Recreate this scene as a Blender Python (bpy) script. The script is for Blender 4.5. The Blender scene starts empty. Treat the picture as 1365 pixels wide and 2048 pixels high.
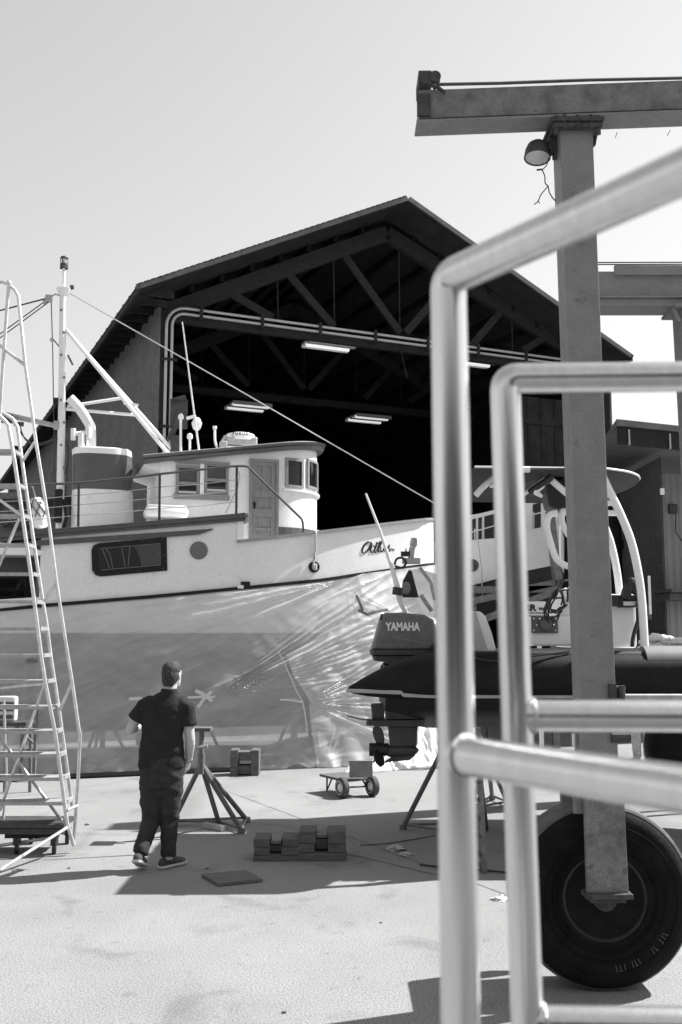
import bpy, bmesh, math, random
from mathutils import Vector, Matrix, noise
R = math.radians
rnd = random.Random(7)
scene = bpy.context.scene
col = scene.collection

# ------------------------------------------------------------------ camera
FPX = 1991.1            # 35 mm lens on a 36 mm tall frame, in pixels of a 1365 x 2048 picture
CAMH = 2.04
PITCH = math.atan(241.0 / FPX)
cam_d = bpy.data.cameras.new('camera')
cam_d.sensor_fit = 'VERTICAL'; cam_d.sensor_height = 36; cam_d.sensor_width = 24
cam_d.lens = 35; cam_d.clip_start = 0.05; cam_d.clip_end = 3000
cam_d.dof.use_dof = True; cam_d.dof.focus_distance = 9.5; cam_d.dof.aperture_fstop = 4.5
cam = bpy.data.objects.new('camera', cam_d); col.objects.link(cam)
cam.location = (0, 0, CAMH); cam.rotation_euler = (R(90) + PITCH, 0, 0)
scene.camera = cam

# ------------------------------------------------------------------ sky, sun, exposure
SUN_AZ, SUN_EL = R(20.5), R(48.0)     # azimuth counted from +X towards +Y
world = bpy.data.worlds.new('World'); scene.world = world; world.use_nodes = True
wn = world.node_tree; wn.nodes.clear()
sky = wn.nodes.new('ShaderNodeTexSky'); sky.sky_type = 'NISHITA'; sky.sun_disc = False
sky.sun_elevation = SUN_EL; sky.sun_rotation = R(90) - SUN_AZ
sky.air_density = 1.5; sky.dust_density = 0.4; sky.ozone_density = 1.0
bw = wn.nodes.new('ShaderNodeSeparateColor')      # blue-sensitive black and white film: a pale sky
bg = wn.nodes.new('ShaderNodeBackground'); bg.inputs['Strength'].default_value = 0.071
wo = wn.nodes.new('ShaderNodeOutputWorld')
wn.links.new(sky.outputs[0], bw.inputs[0]); wn.links.new(bw.outputs[2], bg.inputs['Color'])
wn.links.new(bg.outputs[0], wo.inputs[0])
sun_d = bpy.data.lights.new('sun', 'SUN'); sun_d.energy = 5.0; sun_d.angle = R(0.5); sun_d.color = (1, 0.995, 0.985)
sun = bpy.data.objects.new('sun', sun_d); col.objects.link(sun)
SUN = Vector((math.cos(SUN_AZ) * math.cos(SUN_EL), math.sin(SUN_AZ) * math.cos(SUN_EL), math.sin(SUN_EL)))
sun.rotation_euler = SUN.to_track_quat('Z', 'Y').to_euler(); sun.location = SUN * 60
scene.view_settings.view_transform = 'Standard'; scene.view_settings.look = 'None'
scene.view_settings.exposure = 1.08; scene.view_settings.gamma = 1.0
scene.cycles.max_bounces = 6; scene.cycles.transparent_max_bounces = 12

# ------------------------------------------------------------------ helpers
def ray(u, v):
    dx = (u - 682.5) / FPX; du = (1024 - v) / FPX
    return Vector((dx, math.cos(PITCH) - math.sin(PITCH) * du, math.sin(PITCH) + math.cos(PITCH) * du))
CAMP = Vector((0, 0, CAMH))
def P(u, v, Y):
    d = ray(u, v); return CAMP + d * (Y / d.y)
def G(u, v, z=0.0):
    d = ray(u, v); return CAMP + d * ((z - CAMH) / d.z)
def on_plane(u, v, o, n):
    d = ray(u, v); o = Vector(o); n = Vector(n)
    return CAMP + d * ((o - CAMP).dot(n) / d.dot(n))

def crom(pts, n=6, closed=False):
    """smooth curve through pts"""
    pts = [Vector(p) for p in pts]; out = []; N = len(pts)
    for i in range(N if closed else N - 1):
        if closed: a, b, c, d = pts[i - 1], pts[i], pts[(i + 1) % N], pts[(i + 2) % N]
        else: a, b, c, d = pts[max(i - 1, 0)], pts[i], pts[i + 1], pts[min(i + 2, N - 1)]
        for k in range(n):
            t = k / n
            out.append(0.5 * ((2 * b) + (c - a) * t + (2 * a - 5 * b + 4 * c - d) * t * t + (3 * b - a - 3 * c + d) * t ** 3))
    if not closed: out.append(pts[-1])
    return out

class MB:
    """collects shapes; build() links them as ONE mesh object"""
    def __init__(s, M=None):
        s.bm = bmesh.new(); s.M = M or Matrix.Identity(4)
    def face(s, pts):
        try: return s.bm.faces.new([s.bm.verts.new(Vector(p)) for p in pts])
        except ValueError: return None
    def box(s, c, size, rot=None, bevel=0.0):
        c = Vector(c); hx, hy, hz = [x / 2 for x in size]
        m = Matrix.Translation(c) @ (rot.to_4x4() if rot else Matrix.Identity(4))
        t = bmesh.new(); bmesh.ops.create_cube(t, size=1.0)
        bmesh.ops.scale(t, vec=size, verts=t.verts)
        if bevel > 0: bmesh.ops.bevel(t, geom=list(t.edges), offset=bevel, segments=2, affect='EDGES', profile=0.5)
        s.merge(t, m); return s
    def merge(s, t, m=None):
        vm = {}
        for v in t.verts: vm[v] = s.bm.verts.new((m @ v.co) if m else v.co)
        for f in t.faces:
            try: s.bm.faces.new([vm[v] for v in f.verts])
            except ValueError: pass
        t.free()
    def frame(s, a, b, up=None):
        z = (b - a).normalized(); up = Vector(up) if up else (Vector((0, 0, 1)) if abs(z.z) < 0.95 else Vector((0, 1, 0)))
        x = up.cross(z)
        if x.length < 1e-5: x = Vector((1, 0, 0)).cross(z)
        x.normalize(); y = z.cross(x); return x, y, z
    def bar(s, a, b, w, h, up=None, bevel=0.0):
        """square bar from a to b: w across, h along up"""
        a, b = Vector(a), Vector(b); x, y, z = s.frame(a, b, up)
        rot = Matrix((x, y, z)).transposed()
        s.box((a + b) / 2, (w, h, (b - a).length), rot, bevel); return s
    def tube(s, pts, r, n=8, cap=True):
        pts = [Vector(p) for p in pts]; N = len(pts)
        rr = r if isinstance(r, (list, tuple)) else [r] * N
        tg = [(pts[min(i + 1, N - 1)] - pts[max(i - 1, 0)]).normalized() for i in range(N)]
        x, y, z = s.frame(pts[0], pts[0] + tg[0]); rings = []
        for i in range(N):
            x = (x - tg[i] * x.dot(tg[i]))
            if x.length < 1e-6: x = s.frame(pts[i], pts[i] + tg[i])[0]
            x.normalize(); y = tg[i].cross(x)
            q = rr[i]; rx, ry = q if isinstance(q, (tuple, list)) else (q, q)
            rings.append([s.bm.verts.new(pts[i] + x * (rx * math.cos(2 * math.pi * k / n)) + y * (ry * math.sin(2 * math.pi * k / n))) for k in range(n)])
        for i in range(N - 1):
            for k in range(n): s.bm.faces.new((rings[i][k], rings[i][(k + 1) % n], rings[i + 1][(k + 1) % n], rings[i + 1][k]))
        if cap: s.bm.faces.new(rings[0][::-1]); s.bm.faces.new(rings[-1])
        return s
    def loft(s, rings, cap=True, closed=True):
        vs = [[s.bm.verts.new(Vector(p)) for p in r] for r in rings]; n = len(vs[0])
        for i in range(len(vs) - 1):
            for k in range(n if closed else n - 1): s.bm.faces.new((vs[i][k], vs[i][(k + 1) % n], vs[i + 1][(k + 1) % n], vs[i + 1][k]))
        if cap and closed: s.bm.faces.new(vs[0][::-1]); s.bm.faces.new(vs[-1])
        return s
    def lathe(s, prof, origin, axis, n=32, cap=True):
        """prof: list of (radius, height along axis)"""
        o = Vector(origin); ax = Vector(axis).normalized(); x, y, z = s.frame(o, o + ax)
        rings = [[s.bm.verts.new(o + z * h + (x * math.cos(2 * math.pi * k / n) + y * math.sin(2 * math.pi * k / n)) * max(r, 1e-4)) for k in range(n)] for r, h in prof]
        for i in range(len(rings) - 1):
            for k in range(n): s.bm.faces.new((rings[i][k], rings[i][(k + 1) % n], rings[i + 1][(k + 1) % n], rings[i + 1][k]))
        if cap: s.bm.faces.new(rings[0][::-1]); s.bm.faces.new(rings[-1])
        return s
    def prism(s, poly, vec):
        vec = Vector(vec); a = [s.bm.verts.new(Vector(p)) for p in poly]; b = [s.bm.verts.new(Vector(p) + vec) for p in poly]; n = len(a)
        s.bm.faces.new(a[::-1]); s.bm.faces.new(b)
        for k in range(n): s.bm.faces.new((a[k], a[(k + 1) % n], b[(k + 1) % n], b[k]))
        return s
    def ball(s, c, r, seg=16):
        t = bmesh.new(); bmesh.ops.create_uvsphere(t, u_segments=seg, v_segments=max(6, seg // 2), radius=1.0)
        rr = r if isinstance(r, (list, tuple)) else (r, r, r)
        s.merge(t, Matrix.Translation(Vector(c)) @ Matrix.Diagonal((*rr, 1))); return s
    def build(s, name, mat, parent=None, smooth=False, bevel=0.0):
        bmesh.ops.recalc_face_normals(s.bm, faces=s.bm.faces)
        s.bm.transform(s.M)
        if bevel > 0:
            es = [e for e in s.bm.edges if len(e.link_faces) == 2 and e.calc_face_angle(0) > 0.6]
            bmesh.ops.bevel(s.bm, geom=es, offset=bevel, segments=2, affect='EDGES', profile=0.5, clamp_overlap=True)
        me = bpy.data.meshes.new(name)
        org = Vector((0, 0, 0)); p = parent
        while p is not None: org += p.location; p = p.parent
        if parent is None:
            lo = Vector((min(v.co.x for v in s.bm.verts), min(v.co.y for v in s.bm.verts), min(v.co.z for v in s.bm.verts)))
            hi = Vector((max(v.co.x for v in s.bm.verts), max(v.co.y for v in s.bm.verts), max(v.co.z for v in s.bm.verts)))
            org = Vector(((lo.x + hi.x) / 2, (lo.y + hi.y) / 2, lo.z))
        s.bm.transform(Matrix.Translation(-org))
        s.bm.to_mesh(me); s.bm.free()
        if smooth:
            for f in me.polygons: f.use_smooth = True
            if hasattr(me, 'set_sharp_from_angle'): me.set_sharp_from_angle(angle=R(38))
        me.materials.append(mat)
        o = bpy.data.objects.new(name, me); col.objects.link(o)
        if parent is not None: o.parent = parent
        else: o.location = org
        return o

def split_build(mb, name, mat, parent, smooth=False):
    """every separate piece in mb becomes a part of its own"""
    seen, out = set(), []
    for v0 in list(mb.bm.verts):
        if v0 in seen: continue
        st, isl = [v0], []
        seen.add(v0)
        while st:
            v = st.pop(); isl.append(v)
            for e in v.link_edges:
                w = e.other_vert(v)
                if w not in seen: seen.add(w); st.append(w)
        q = MB(mb.M); vm = {v: q.bm.verts.new(v.co) for v in isl}
        for f in {f for v in isl for f in v.link_faces}: q.bm.faces.new([vm[v] for v in f.verts])
        out.append(q.build(name, mat, parent, smooth=smooth))
    mb.bm.free(); return out
def tag(o, label=None, cat=None, group=None, kind=None):
    if label: o['label'] = label
    if cat: o['category'] = cat
    if group: o['group'] = group
    if kind: o['kind'] = kind
    return o
def thing(name, label, cat, loc, group=None):
    o = bpy.data.objects.new(name, None); col.objects.link(o); o.location = loc
    o.empty_display_size = 0.2
    return tag(o, label, cat, group)
def dup(root, delta, label, group=None):
    """a copy of a thing, its parts and their sub-parts, moved by delta"""
    r = root.copy(); col.objects.link(r); r.location = root.location + Vector(delta); r['label'] = label
    if group: r['group'] = group
    for ch in list(root.children):
        c = ch.copy(); col.objects.link(c); c.parent = r
        for g in list(ch.children):
            d = g.copy(); col.objects.link(d); d.parent = c
    return r
def text_mesh(body, size, M, mat, name, parent, extrude=0.002, offset=0.0, sx=1.0, shear=0.0):
    cu = bpy.data.curves.new(name, 'FONT'); cu.body = body; cu.size = size; cu.extrude = extrude; cu.offset = offset
    cu.align_x = 'CENTER'; cu.align_y = 'CENTER'; cu.shear = shear
    t = bpy.data.objects.new(name, cu); col.objects.link(t)
    dg = bpy.context.evaluated_depsgraph_get()
    me = bpy.data.meshes.new_from_object(t.evaluated_get(dg)); bpy.data.objects.remove(t); bpy.data.curves.remove(cu)
    org = Vector((0, 0, 0)); p = parent
    while p is not None: org += p.location; p = p.parent
    me.transform(Matrix.Translation(-org) @ M @ Matrix.Diagonal((sx, 1, 1, 1)))
    me.name = name; me.materials.clear(); me.materials.append(mat)
    o = bpy.data.objects.new(name, me); col.objects.link(o); o.parent = parent
    return o
def basis(o, x, y):
    x = Vector(x).normalized(); y = Vector(y); z = x.cross(y).normalized(); y = z.cross(x)
    m = Matrix((x, y, z)).transposed().to_4x4(); m.translation = Vector(o); return m

# ------------------------------------------------------------------ materials (a black and white photograph: greys only)
def mat(name, c, rough=0.6, metal=0.0, var=0.0, scale=6.0, bump=0.0, bscale=None, spec=0.5, stretch=None, fine=0.0, fscale=140, chips=0.0, cscale=14):
    m = bpy.data.materials.new(name); m.use_nodes = True; nt = m.node_tree; b = nt.nodes['Principled BSDF']
    b.inputs['Base Color'].default_value = (c, c, c, 1); b.inputs['Roughness'].default_value = rough
    b.inputs['Metallic'].default_value = metal; b.inputs['Specular IOR Level'].default_value = spec
    tc = nt.nodes.new('ShaderNodeTexCoord'); mp = nt.nodes.new('ShaderNodeMapping')
    if stretch: mp.inputs['Scale'].default_value = stretch
    nt.links.new(tc.outputs['Object'], mp.inputs[0])
    if var > 0:
        n1 = nt.nodes.new('ShaderNodeTexNoise'); n1.inputs['Scale'].default_value = scale; n1.inputs['Detail'].default_value = 6; n1.inputs['Roughness'].default_value = 0.65
        nt.links.new(mp.outputs[0], n1.inputs['Vector'])
        mr = nt.nodes.new('ShaderNodeMapRange'); mr.inputs['From Min'].default_value = 0.3; mr.inputs['From Max'].default_value = 0.7
        mr.inputs['To Min'].default_value = c * (1 - var); mr.inputs['To Max'].default_value = min(c * (1 + var), 0.95)
        nt.links.new(n1.outputs['Fac'], mr.inputs['Value'])
        last = mr.outputs[0]
        if fine > 0:
            n3 = nt.nodes.new('ShaderNodeTexNoise'); n3.inputs['Scale'].default_value = fscale; n3.inputs['Detail'].default_value = 2
            nt.links.new(tc.outputs['Object'], n3.inputs['Vector'])
            m3 = nt.nodes.new('ShaderNodeMapRange'); m3.inputs['From Min'].default_value = 0.3; m3.inputs['From Max'].default_value = 0.7
            m3.inputs['To Min'].default_value = 1 - fine; m3.inputs['To Max'].default_value = 1 + fine
            nt.links.new(n3.outputs['Fac'], m3.inputs['Value'])
            mu = nt.nodes.new('ShaderNodeMath'); mu.operation = 'MULTIPLY'
            nt.links.new(last, mu.inputs[0]); nt.links.new(m3.outputs[0], mu.inputs[1]); last = mu.outputs[0]
        if chips > 0:                                   # worn and stained spots with a shape of their own
            n4 = nt.nodes.new('ShaderNodeTexNoise'); n4.inputs['Scale'].default_value = cscale; n4.inputs['Detail'].default_value = 7; n4.inputs['Roughness'].default_value = 0.7
            nt.links.new(mp.outputs[0], n4.inputs['Vector'])
            m4 = nt.nodes.new('ShaderNodeMapRange'); m4.inputs['From Min'].default_value = 0.60; m4.inputs['From Max'].default_value = 0.66; m4.inputs['To Min'].default_value = 1; m4.inputs['To Max'].default_value = 1 - chips
            nt.links.new(n4.outputs['Fac'], m4.inputs['Value']); mu = nt.nodes.new('ShaderNodeMath'); mu.operation = 'MULTIPLY'
            nt.links.new(last, mu.inputs[0]); nt.links.new(m4.outputs[0], mu.inputs[1]); last = mu.outputs[0]
        cc = nt.nodes.new('ShaderNodeCombineColor')
        for i in range(3): nt.links.new(last, cc.inputs[i])
        nt.links.new(cc.outputs[0], b.inputs['Base Color'])
    if bump > 0:
        n2 = nt.nodes.new('ShaderNodeTexNoise'); n2.inputs['Scale'].default_value = bscale or scale * 4; n2.inputs['Detail'].default_value = 4
        nt.links.new(mp.outputs[0], n2.inputs['Vector'])
        bp = nt.nodes.new('ShaderNodeBump'); bp.inputs['Strength'].default_value = bump; bp.inputs['Distance'].default_value = 0.02
        nt.links.new(n2.outputs['Fac'], bp.inputs['Height']); nt.links.new(bp.outputs[0], b.inputs['Normal'])
    return m
def emit(name, c, s):
    m = mat(name, c); b = m.node_tree.nodes['Principled BSDF']
    b.inputs['Emission Color'].default_value = (1, 1, 1, 1); b.inputs['Emission Strength'].default_value = s; return m
M_ = {}
def concrete_mat():
    m = mat('concrete', 0.215, 0.88, var=0.14, scale=0.55, bump=0.14, bscale=55, fine=0.5, fscale=95); nt = m.node_tree; b = nt.nodes['Principled BSDF']
    src = b.inputs['Base Color'].links[0].from_socket; tc = nt.nodes.new('ShaderNodeTexCoord'); last = src
    def layer(scale, detail, lo, hi, dark, stretch=(1, 1, 1), dist=0.0):
        mp = nt.nodes.new('ShaderNodeMapping'); mp.inputs['Scale'].default_value = stretch; nt.links.new(tc.outputs['Object'], mp.inputs[0])
        n = nt.nodes.new('ShaderNodeTexNoise'); n.inputs['Scale'].default_value = scale; n.inputs['Detail'].default_value = detail; n.inputs['Distortion'].default_value = dist; nt.links.new(mp.outputs[0], n.inputs['Vector'])
        r = nt.nodes.new('ShaderNodeMapRange'); r.inputs['From Min'].default_value = lo; r.inputs['From Max'].default_value = hi; r.inputs['To Min'].default_value = 1; r.inputs['To Max'].default_value = dark; nt.links.new(n.outputs['Fac'], r.inputs['Value'])
        return r.outputs[0]
    for lay in (layer(1.7, 8, .58, .72, .70, dist=.6), layer(7, 6, .64, .72, .78), layer(45, 3, .66, .74, .62), layer(22, 3, .68, .76, 1.22), layer(1.2, 5, .58, .66, .80, (1, .12, 1))):
        mx = nt.nodes.new('ShaderNodeVectorMath'); mx.operation = 'SCALE'; nt.links.new(last, mx.inputs[0]); nt.links.new(lay, mx.inputs['Scale']); last = mx.outputs[0]
    nt.links.new(last, b.inputs['Base Color']); return m
M_['concrete'] = concrete_mat()
M_['joint'] = mat('joint', 0.12, 0.9, var=0.3, scale=9)
M_['white'] = mat('white paint', 0.74, 0.42, var=0.06, scale=2.2, bump=0.04, bscale=14, fine=0.07, fscale=45, chips=0.10, cscale=5)
M_['white_gloss'] = mat('white gelcoat', 0.78, 0.3, var=0.04, scale=5)
M_['cream'] = mat('off white', 0.62, 0.5, var=0.06, scale=5)
M_['trim'] = mat('dark trim paint', 0.075, 0.45, var=0.2, scale=5)
M_['guard'] = mat('black guard', 0.015, 0.5, var=0.3, scale=8, spec=0.2)
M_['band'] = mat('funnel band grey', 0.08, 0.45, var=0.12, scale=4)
M_['port'] = mat('porthole grey', 0.13, 0.5, var=0.1, scale=8)
M_['antifoul'] = mat('antifouling paint', 0.03, 0.8, var=0.3, scale=2.5, bump=0.1, bscale=30)
M_['boot'] = mat('boot top grey', 0.6, 0.7, var=0.15, scale=2)
M_['glass'] = mat('dark glass', 0.010, 0.05, var=0.2, scale=3, spec=0.3)
M_['glass_grey'] = mat('grey pane', 0.05, 0.25, var=0.25, scale=3)
M_['door'] = mat('varnished door', 0.21, 0.5, var=0.22, scale=5, stretch=(9, 9, 1.0), bump=0.1, bscale=10)
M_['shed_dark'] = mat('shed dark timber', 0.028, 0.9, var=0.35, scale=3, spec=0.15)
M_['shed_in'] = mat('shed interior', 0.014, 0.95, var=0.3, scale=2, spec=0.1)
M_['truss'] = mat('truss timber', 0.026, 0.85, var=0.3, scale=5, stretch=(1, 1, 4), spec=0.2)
M_['truss_shaded'] = mat('truss timber shaded', 0.024, 0.85, var=0.3, scale=5, spec=0.2)  # same truss timber, darkened for the shade deeper inside
M_['fascia'] = mat('weathered fascia', 0.11, 0.8, var=0.3, scale=6)
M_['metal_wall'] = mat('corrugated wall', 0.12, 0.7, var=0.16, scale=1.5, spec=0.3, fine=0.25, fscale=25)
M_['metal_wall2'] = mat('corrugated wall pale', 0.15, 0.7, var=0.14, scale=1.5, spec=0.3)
M_['metal_wall_lit'] = mat('corrugated wall lit face', 0.24, 0.7, var=0.14, scale=1.5, spec=0.3)  # same sheet as metal_wall, paler for the light on the right-hand face
M_['conduit'] = mat('galvanised conduit', 0.42, 0.5, metal=0.3, var=0.12, scale=8)
M_['stainless'] = mat('brushed stainless', 0.66, 0.24, metal=1.0, var=0.08, scale=10, bump=0.05, bscale=30, stretch=(6, 6, 0.25))
M_['weld'] = mat('weld bead', 0.5, 0.4, metal=1.0, var=0.2, scale=60, bump=0.5, bscale=120)
M_['lift'] = mat('lift paint', 0.19, 0.5, var=0.16, scale=7, bump=0.08, bscale=40, fine=0.2, fscale=120, chips=0.35, cscale=9)
M_['lift_dirty'] = mat('lift weathered paint', 0.15, 0.6, var=0.5, scale=8, bump=0.15, bscale=30, fine=0.22, fscale=110, chips=0.55, cscale=8)
M_['lift_far'] = mat('lift paint far', 0.19, 0.5, var=0.14, scale=3, fine=0.2, fscale=60)
M_['rust'] = mat('rusty steel', 0.05, 0.8, var=0.5, scale=18, bump=0.2, bscale=60)
M_['tyre'] = mat('tyre rubber', 0.0075, 0.85, var=0.6, scale=7, bump=0.2, bscale=45, spec=0.2, fine=0.3, fscale=90)
M_['tread'] = mat('pale tread', 0.09, 0.9, var=0.35, scale=12, bump=0.2, bscale=60)  # tread band paler than the tyre walls
M_['rim'] = mat('wheel disc', 0.022, 0.6, var=0.5, scale=10, bump=0.1)
M_['black'] = mat('black plastic', 0.015, 0.45, var=0.2, scale=8)
M_['hypalon'] = mat('inflatable fabric', 0.011, 0.6, var=0.35, scale=5, bump=0.14, bscale=9, spec=0.16, fine=0.3, fscale=70)
M_['hypalon_lit'] = mat('inflatable fabric lit', 0.15, 0.6, var=0.15, scale=5)  # the black tube fabric, greyed for light along the tube top
M_['strake'] = mat('rubbing strake', 0.34, 0.6, var=0.15, scale=10)
M_['cowl'] = mat('engine cowl', 0.125, 0.35, var=0.2, scale=9, fine=0.15, fscale=80)
M_['leg'] = mat('engine leg', 0.05, 0.4, var=0.25, scale=9)
M_['letter_w'] = mat('white lettering', 0.7, 0.5, var=0.04, scale=20)
M_['letter_b'] = mat('black lettering', 0.012, 0.5, var=0.1, scale=20)
M_['alu'] = mat('aluminium tube', 0.60, 0.42, metal=0.75, var=0.18, scale=14)
M_['alu_dull'] = mat('dull ladder tube', 0.38, 0.55, metal=0.4, var=0.22, scale=14)
M_['steel_dark'] = mat('dark steel', 0.045, 0.6, var=0.4, scale=12)
M_['steel_mid'] = mat('galvanised stand', 0.14, 0.55, metal=0.2, var=0.35, scale=14)
M_['timber'] = mat('old timber', 0.10, 0.9, var=0.4, scale=7, stretch=(1, 5, 5), bump=0.25, bscale=24)
M_['timber_lit'] = mat('timber lit top', 0.2, 0.9, var=0.35, scale=9, bump=0.2)  # old timber made paler: sunlight on the middle board put into the colour
M_['ply'] = mat('weathered plywood', 0.12, 0.9, var=0.25, scale=5, stretch=(1, 6, 1), bump=0.15)
M_['board'] = mat('grey board', 0.2, 0.8, var=0.2, scale=9)
M_['rubber'] = mat('cart tyre', 0.06, 0.85, var=0.3, scale=20)
M_['shirt'] = mat('black polo cotton', 0.022, 0.9, var=0.25, scale=9, bump=0.2, bscale=26, spec=0.2)
M_['trousers'] = mat('dark trousers', 0.034, 0.9, var=0.3, scale=10, bump=0.2, bscale=26, spec=0.2)
M_['jeans'] = mat('pale jeans', 0.4, 0.9, var=0.25, scale=12, bump=0.2)
M_['skin'] = mat('skin', 0.42, 0.55, var=0.08, scale=18)
M_['hair'] = mat('greying hair', 0.035, 0.8, var=0.8, scale=45, bump=0.6, bscale=90, stretch=(1, 1, 0.35))
M_['shoe'] = mat('shoe knit', 0.06, 0.85, var=0.4, scale=40, bump=0.3)
M_['sole'] = mat('shoe sole', 0.5, 0.7, var=0.1, scale=30)
M_['rope'] = mat('rope', 0.4, 0.9, var=0.2, scale=50)
M_['rope_dark'] = mat('dark line', 0.05, 0.9, var=0.2, scale=50)
M_['canopy'] = mat('canopy cloth', 0.022, 0.9, var=0.25, scale=5, bump=0.1)
M_['rag'] = mat('white rag', 0.7, 0.9, var=0.1, scale=20, bump=0.3)
M_['tape'] = mat('masking tape', 0.55, 0.7, var=0.1, scale=20)
M_['tape_dark'] = mat('dark duct tape', 0.13, 0.6, var=0.1, scale=20)
M_['lamp'] = emit('lit tube', 0.8, 0.33)
M_['lens'] = mat('lamp lens', 0.55, 0.35, var=0.1, scale=20)
M_['wood_sheer'] = mat('cap rail', 0.26, 0.5, var=0.15, scale=5)
def plastic_mat(lo=.40, hi=.58):
    m = bpy.data.materials.new('plastic film'); m.use_nodes = True; nt = m.node_tree; nt.nodes.clear()
    out = nt.nodes.new('ShaderNodeOutputMaterial')
    tr = nt.nodes.new('ShaderNodeBsdfTransparent'); tr.inputs[0].default_value = (0.95, 0.95, 0.95, 1)
    df = nt.nodes.new('ShaderNodeBsdfDiffuse'); df.inputs[0].default_value = (0.86, 0.86, 0.86, 1)
    tl = nt.nodes.new('ShaderNodeBsdfTranslucent'); tl.inputs[0].default_value = (0.86, 0.86, 0.86, 1)
    gl = nt.nodes.new('ShaderNodeBsdfGlossy'); gl.inputs[0].default_value = (0.9, 0.9, 0.9, 1); gl.inputs['Roughness'].default_value = 0.28
    tc = nt.nodes.new('ShaderNodeTexCoord'); no = nt.nodes.new('ShaderNodeTexNoise'); no.inputs['Scale'].default_value = 2.0; no.inputs['Detail'].default_value = 3
    mp = nt.nodes.new('ShaderNodeMapping'); mp.inputs['Rotation'].default_value = (0, R(28), 0); mp.inputs['Scale'].default_value = (.6, 1, 1.6)
    nt.links.new(tc.outputs['Object'], mp.inputs[0]); nt.links.new(mp.outputs[0], no.inputs['Vector'])
    bp = nt.nodes.new('ShaderNodeBump'); bp.inputs['Strength'].default_value = 0.10; bp.inputs['Distance'].default_value = 0.05
    nt.links.new(no.outputs['Fac'], bp.inputs['Height'])
    for n in (df, tl, gl): nt.links.new(bp.outputs[0], n.inputs['Normal'])
    a1 = nt.nodes.new('ShaderNodeMixShader'); a1.inputs[0].default_value = 0.35
    nt.links.new(df.outputs[0], a1.inputs[1]); nt.links.new(tl.outputs[0], a1.inputs[2])
    a2 = nt.nodes.new('ShaderNodeMixShader'); a2.inputs[0].default_value = 0.12
    nt.links.new(a1.outputs[0], a2.inputs[1]); nt.links.new(gl.outputs[0], a2.inputs[2])
    mr = nt.nodes.new('ShaderNodeMapRange'); mr.inputs['From Min'].default_value = 0.3; mr.inputs['From Max'].default_value = 0.7
    mr.inputs['To Min'].default_value = lo; mr.inputs['To Max'].default_value = hi
    nt.links.new(no.outputs['Fac'], mr.inputs['Value'])
    a3 = nt.nodes.new('ShaderNodeMixShader'); nt.links.new(mr.outputs[0], a3.inputs[0])
    nt.links.new(tr.outputs[0], a3.inputs[1]); nt.links.new(a2.outputs[0], a3.inputs[2])
    nt.links.new(a3.outputs[0], out.inputs[0]); return m
M_['plastic'] = plastic_mat()
M_['plastic_white'] = plastic_mat(.74, .9)

# ------------------------------------------------------------------ ground
g = MB()
S = 600
g.face([(-S, -S, 0), (S, -S, 0), (S, S, 0), (-S, S, 0)])
tag(g.build('ground', M_['concrete']), 'pale worn concrete yard', kind='structure')
j = MB()
for a, b, w in (((455, 1583), (1040, 1800), 0.012), ((-30, 1602), (420, 1540), 0.01), ((620, 1690), (880, 1752), 0.02)):
    p, q = G(*a), G(*b); n = (q - p).cross(Vector((0, 0, 1))).normalized() * w; N = 24; L, Rr = [], []
    for i in range(N + 1):
        c = p.lerp(q, i / N) + n * rnd.uniform(-.4, .4); c.z = 0.004; k = rnd.uniform(.5, 1)
        L.append(c - n * k * .5); Rr.append(c + n * k * .5)
    for i in range(N): j.face([L[i], Rr[i], Rr[i + 1], L[i + 1]])
tag(j.build('ground_joint', M_['joint']), 'thin dark joints and cracks in the concrete', kind='structure')
# ------------------------------------------------------------------ the boat shed
FA = R(24.1)
FD = Vector((math.cos(FA), math.sin(FA), 0)); SD = Vector((-math.sin(FA), math.cos(FA), 0))
SH0 = Vector((-3.62, 20.0, 0))                     # left front corner
SM = Matrix((( FD.x, SD.x, 0, SH0.x), (FD.y, SD.y, 0, SH0.y), (0, 0, 1, 0), (0, 0, 0, 1)))   # (along front, depth, height)
def fpix(u, v, dep=0.0):
    p = on_plane(u, v, SH0 + SD * dep, SD) - SH0
    return Vector((p.dot(FD), dep, p.z))
W, DEP, EAVE, RIDGE, OV = 11.2, 30.0, 8.68, 11.60, 1.0
RS = 5.17; EL, ER = -0.79, 11.30
shed = thing('boat_shed', 'large dark gabled boat shed with wide open front behind the white workboat', 'shed', SH0)
def corrugate(name, m, parent, M, a, b, z0, z1f, pitch=0.16, dep=0.03, flip=1):
    """corrugated sheet from a to b (2D), top height by function"""
    mb = MB(M); a, b = Vector((a[0], a[1], 0)), Vector((b[0], b[1], 0)); L = (b - a).length; n = int(L / pitch * 4)
    nrm = Vector((0, 0, 1)).cross(b - a).normalized() * dep * flip; lo, hi = [], []
    offs = (0, 1, 1, 0)
    for i in range(n + 1):
        t = i / n; p = a.lerp(b, t) + nrm * offs[i % 4]; z1 = z1f(t) if callable(z1f) else z1f
        lo.append(mb.bm.verts.new((p.x, p.y, z0))); hi.append(mb.bm.verts.new((p.x, p.y, z1)))
    for i in range(n): mb.bm.faces.new((lo[i], lo[i + 1], hi[i + 1], hi[i]))
    return mb.build(name, m, parent)
corrugate('side_wall', M_['metal_wall'], shed, SM, (-.13, DEP), (-.13, 0.02), 0, EAVE + 0.15)
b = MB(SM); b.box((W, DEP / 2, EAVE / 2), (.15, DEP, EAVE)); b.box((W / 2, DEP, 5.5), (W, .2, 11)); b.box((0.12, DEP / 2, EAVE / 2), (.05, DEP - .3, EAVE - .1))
b.build('interior_wall', M_['shed_in'], shed)
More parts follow.
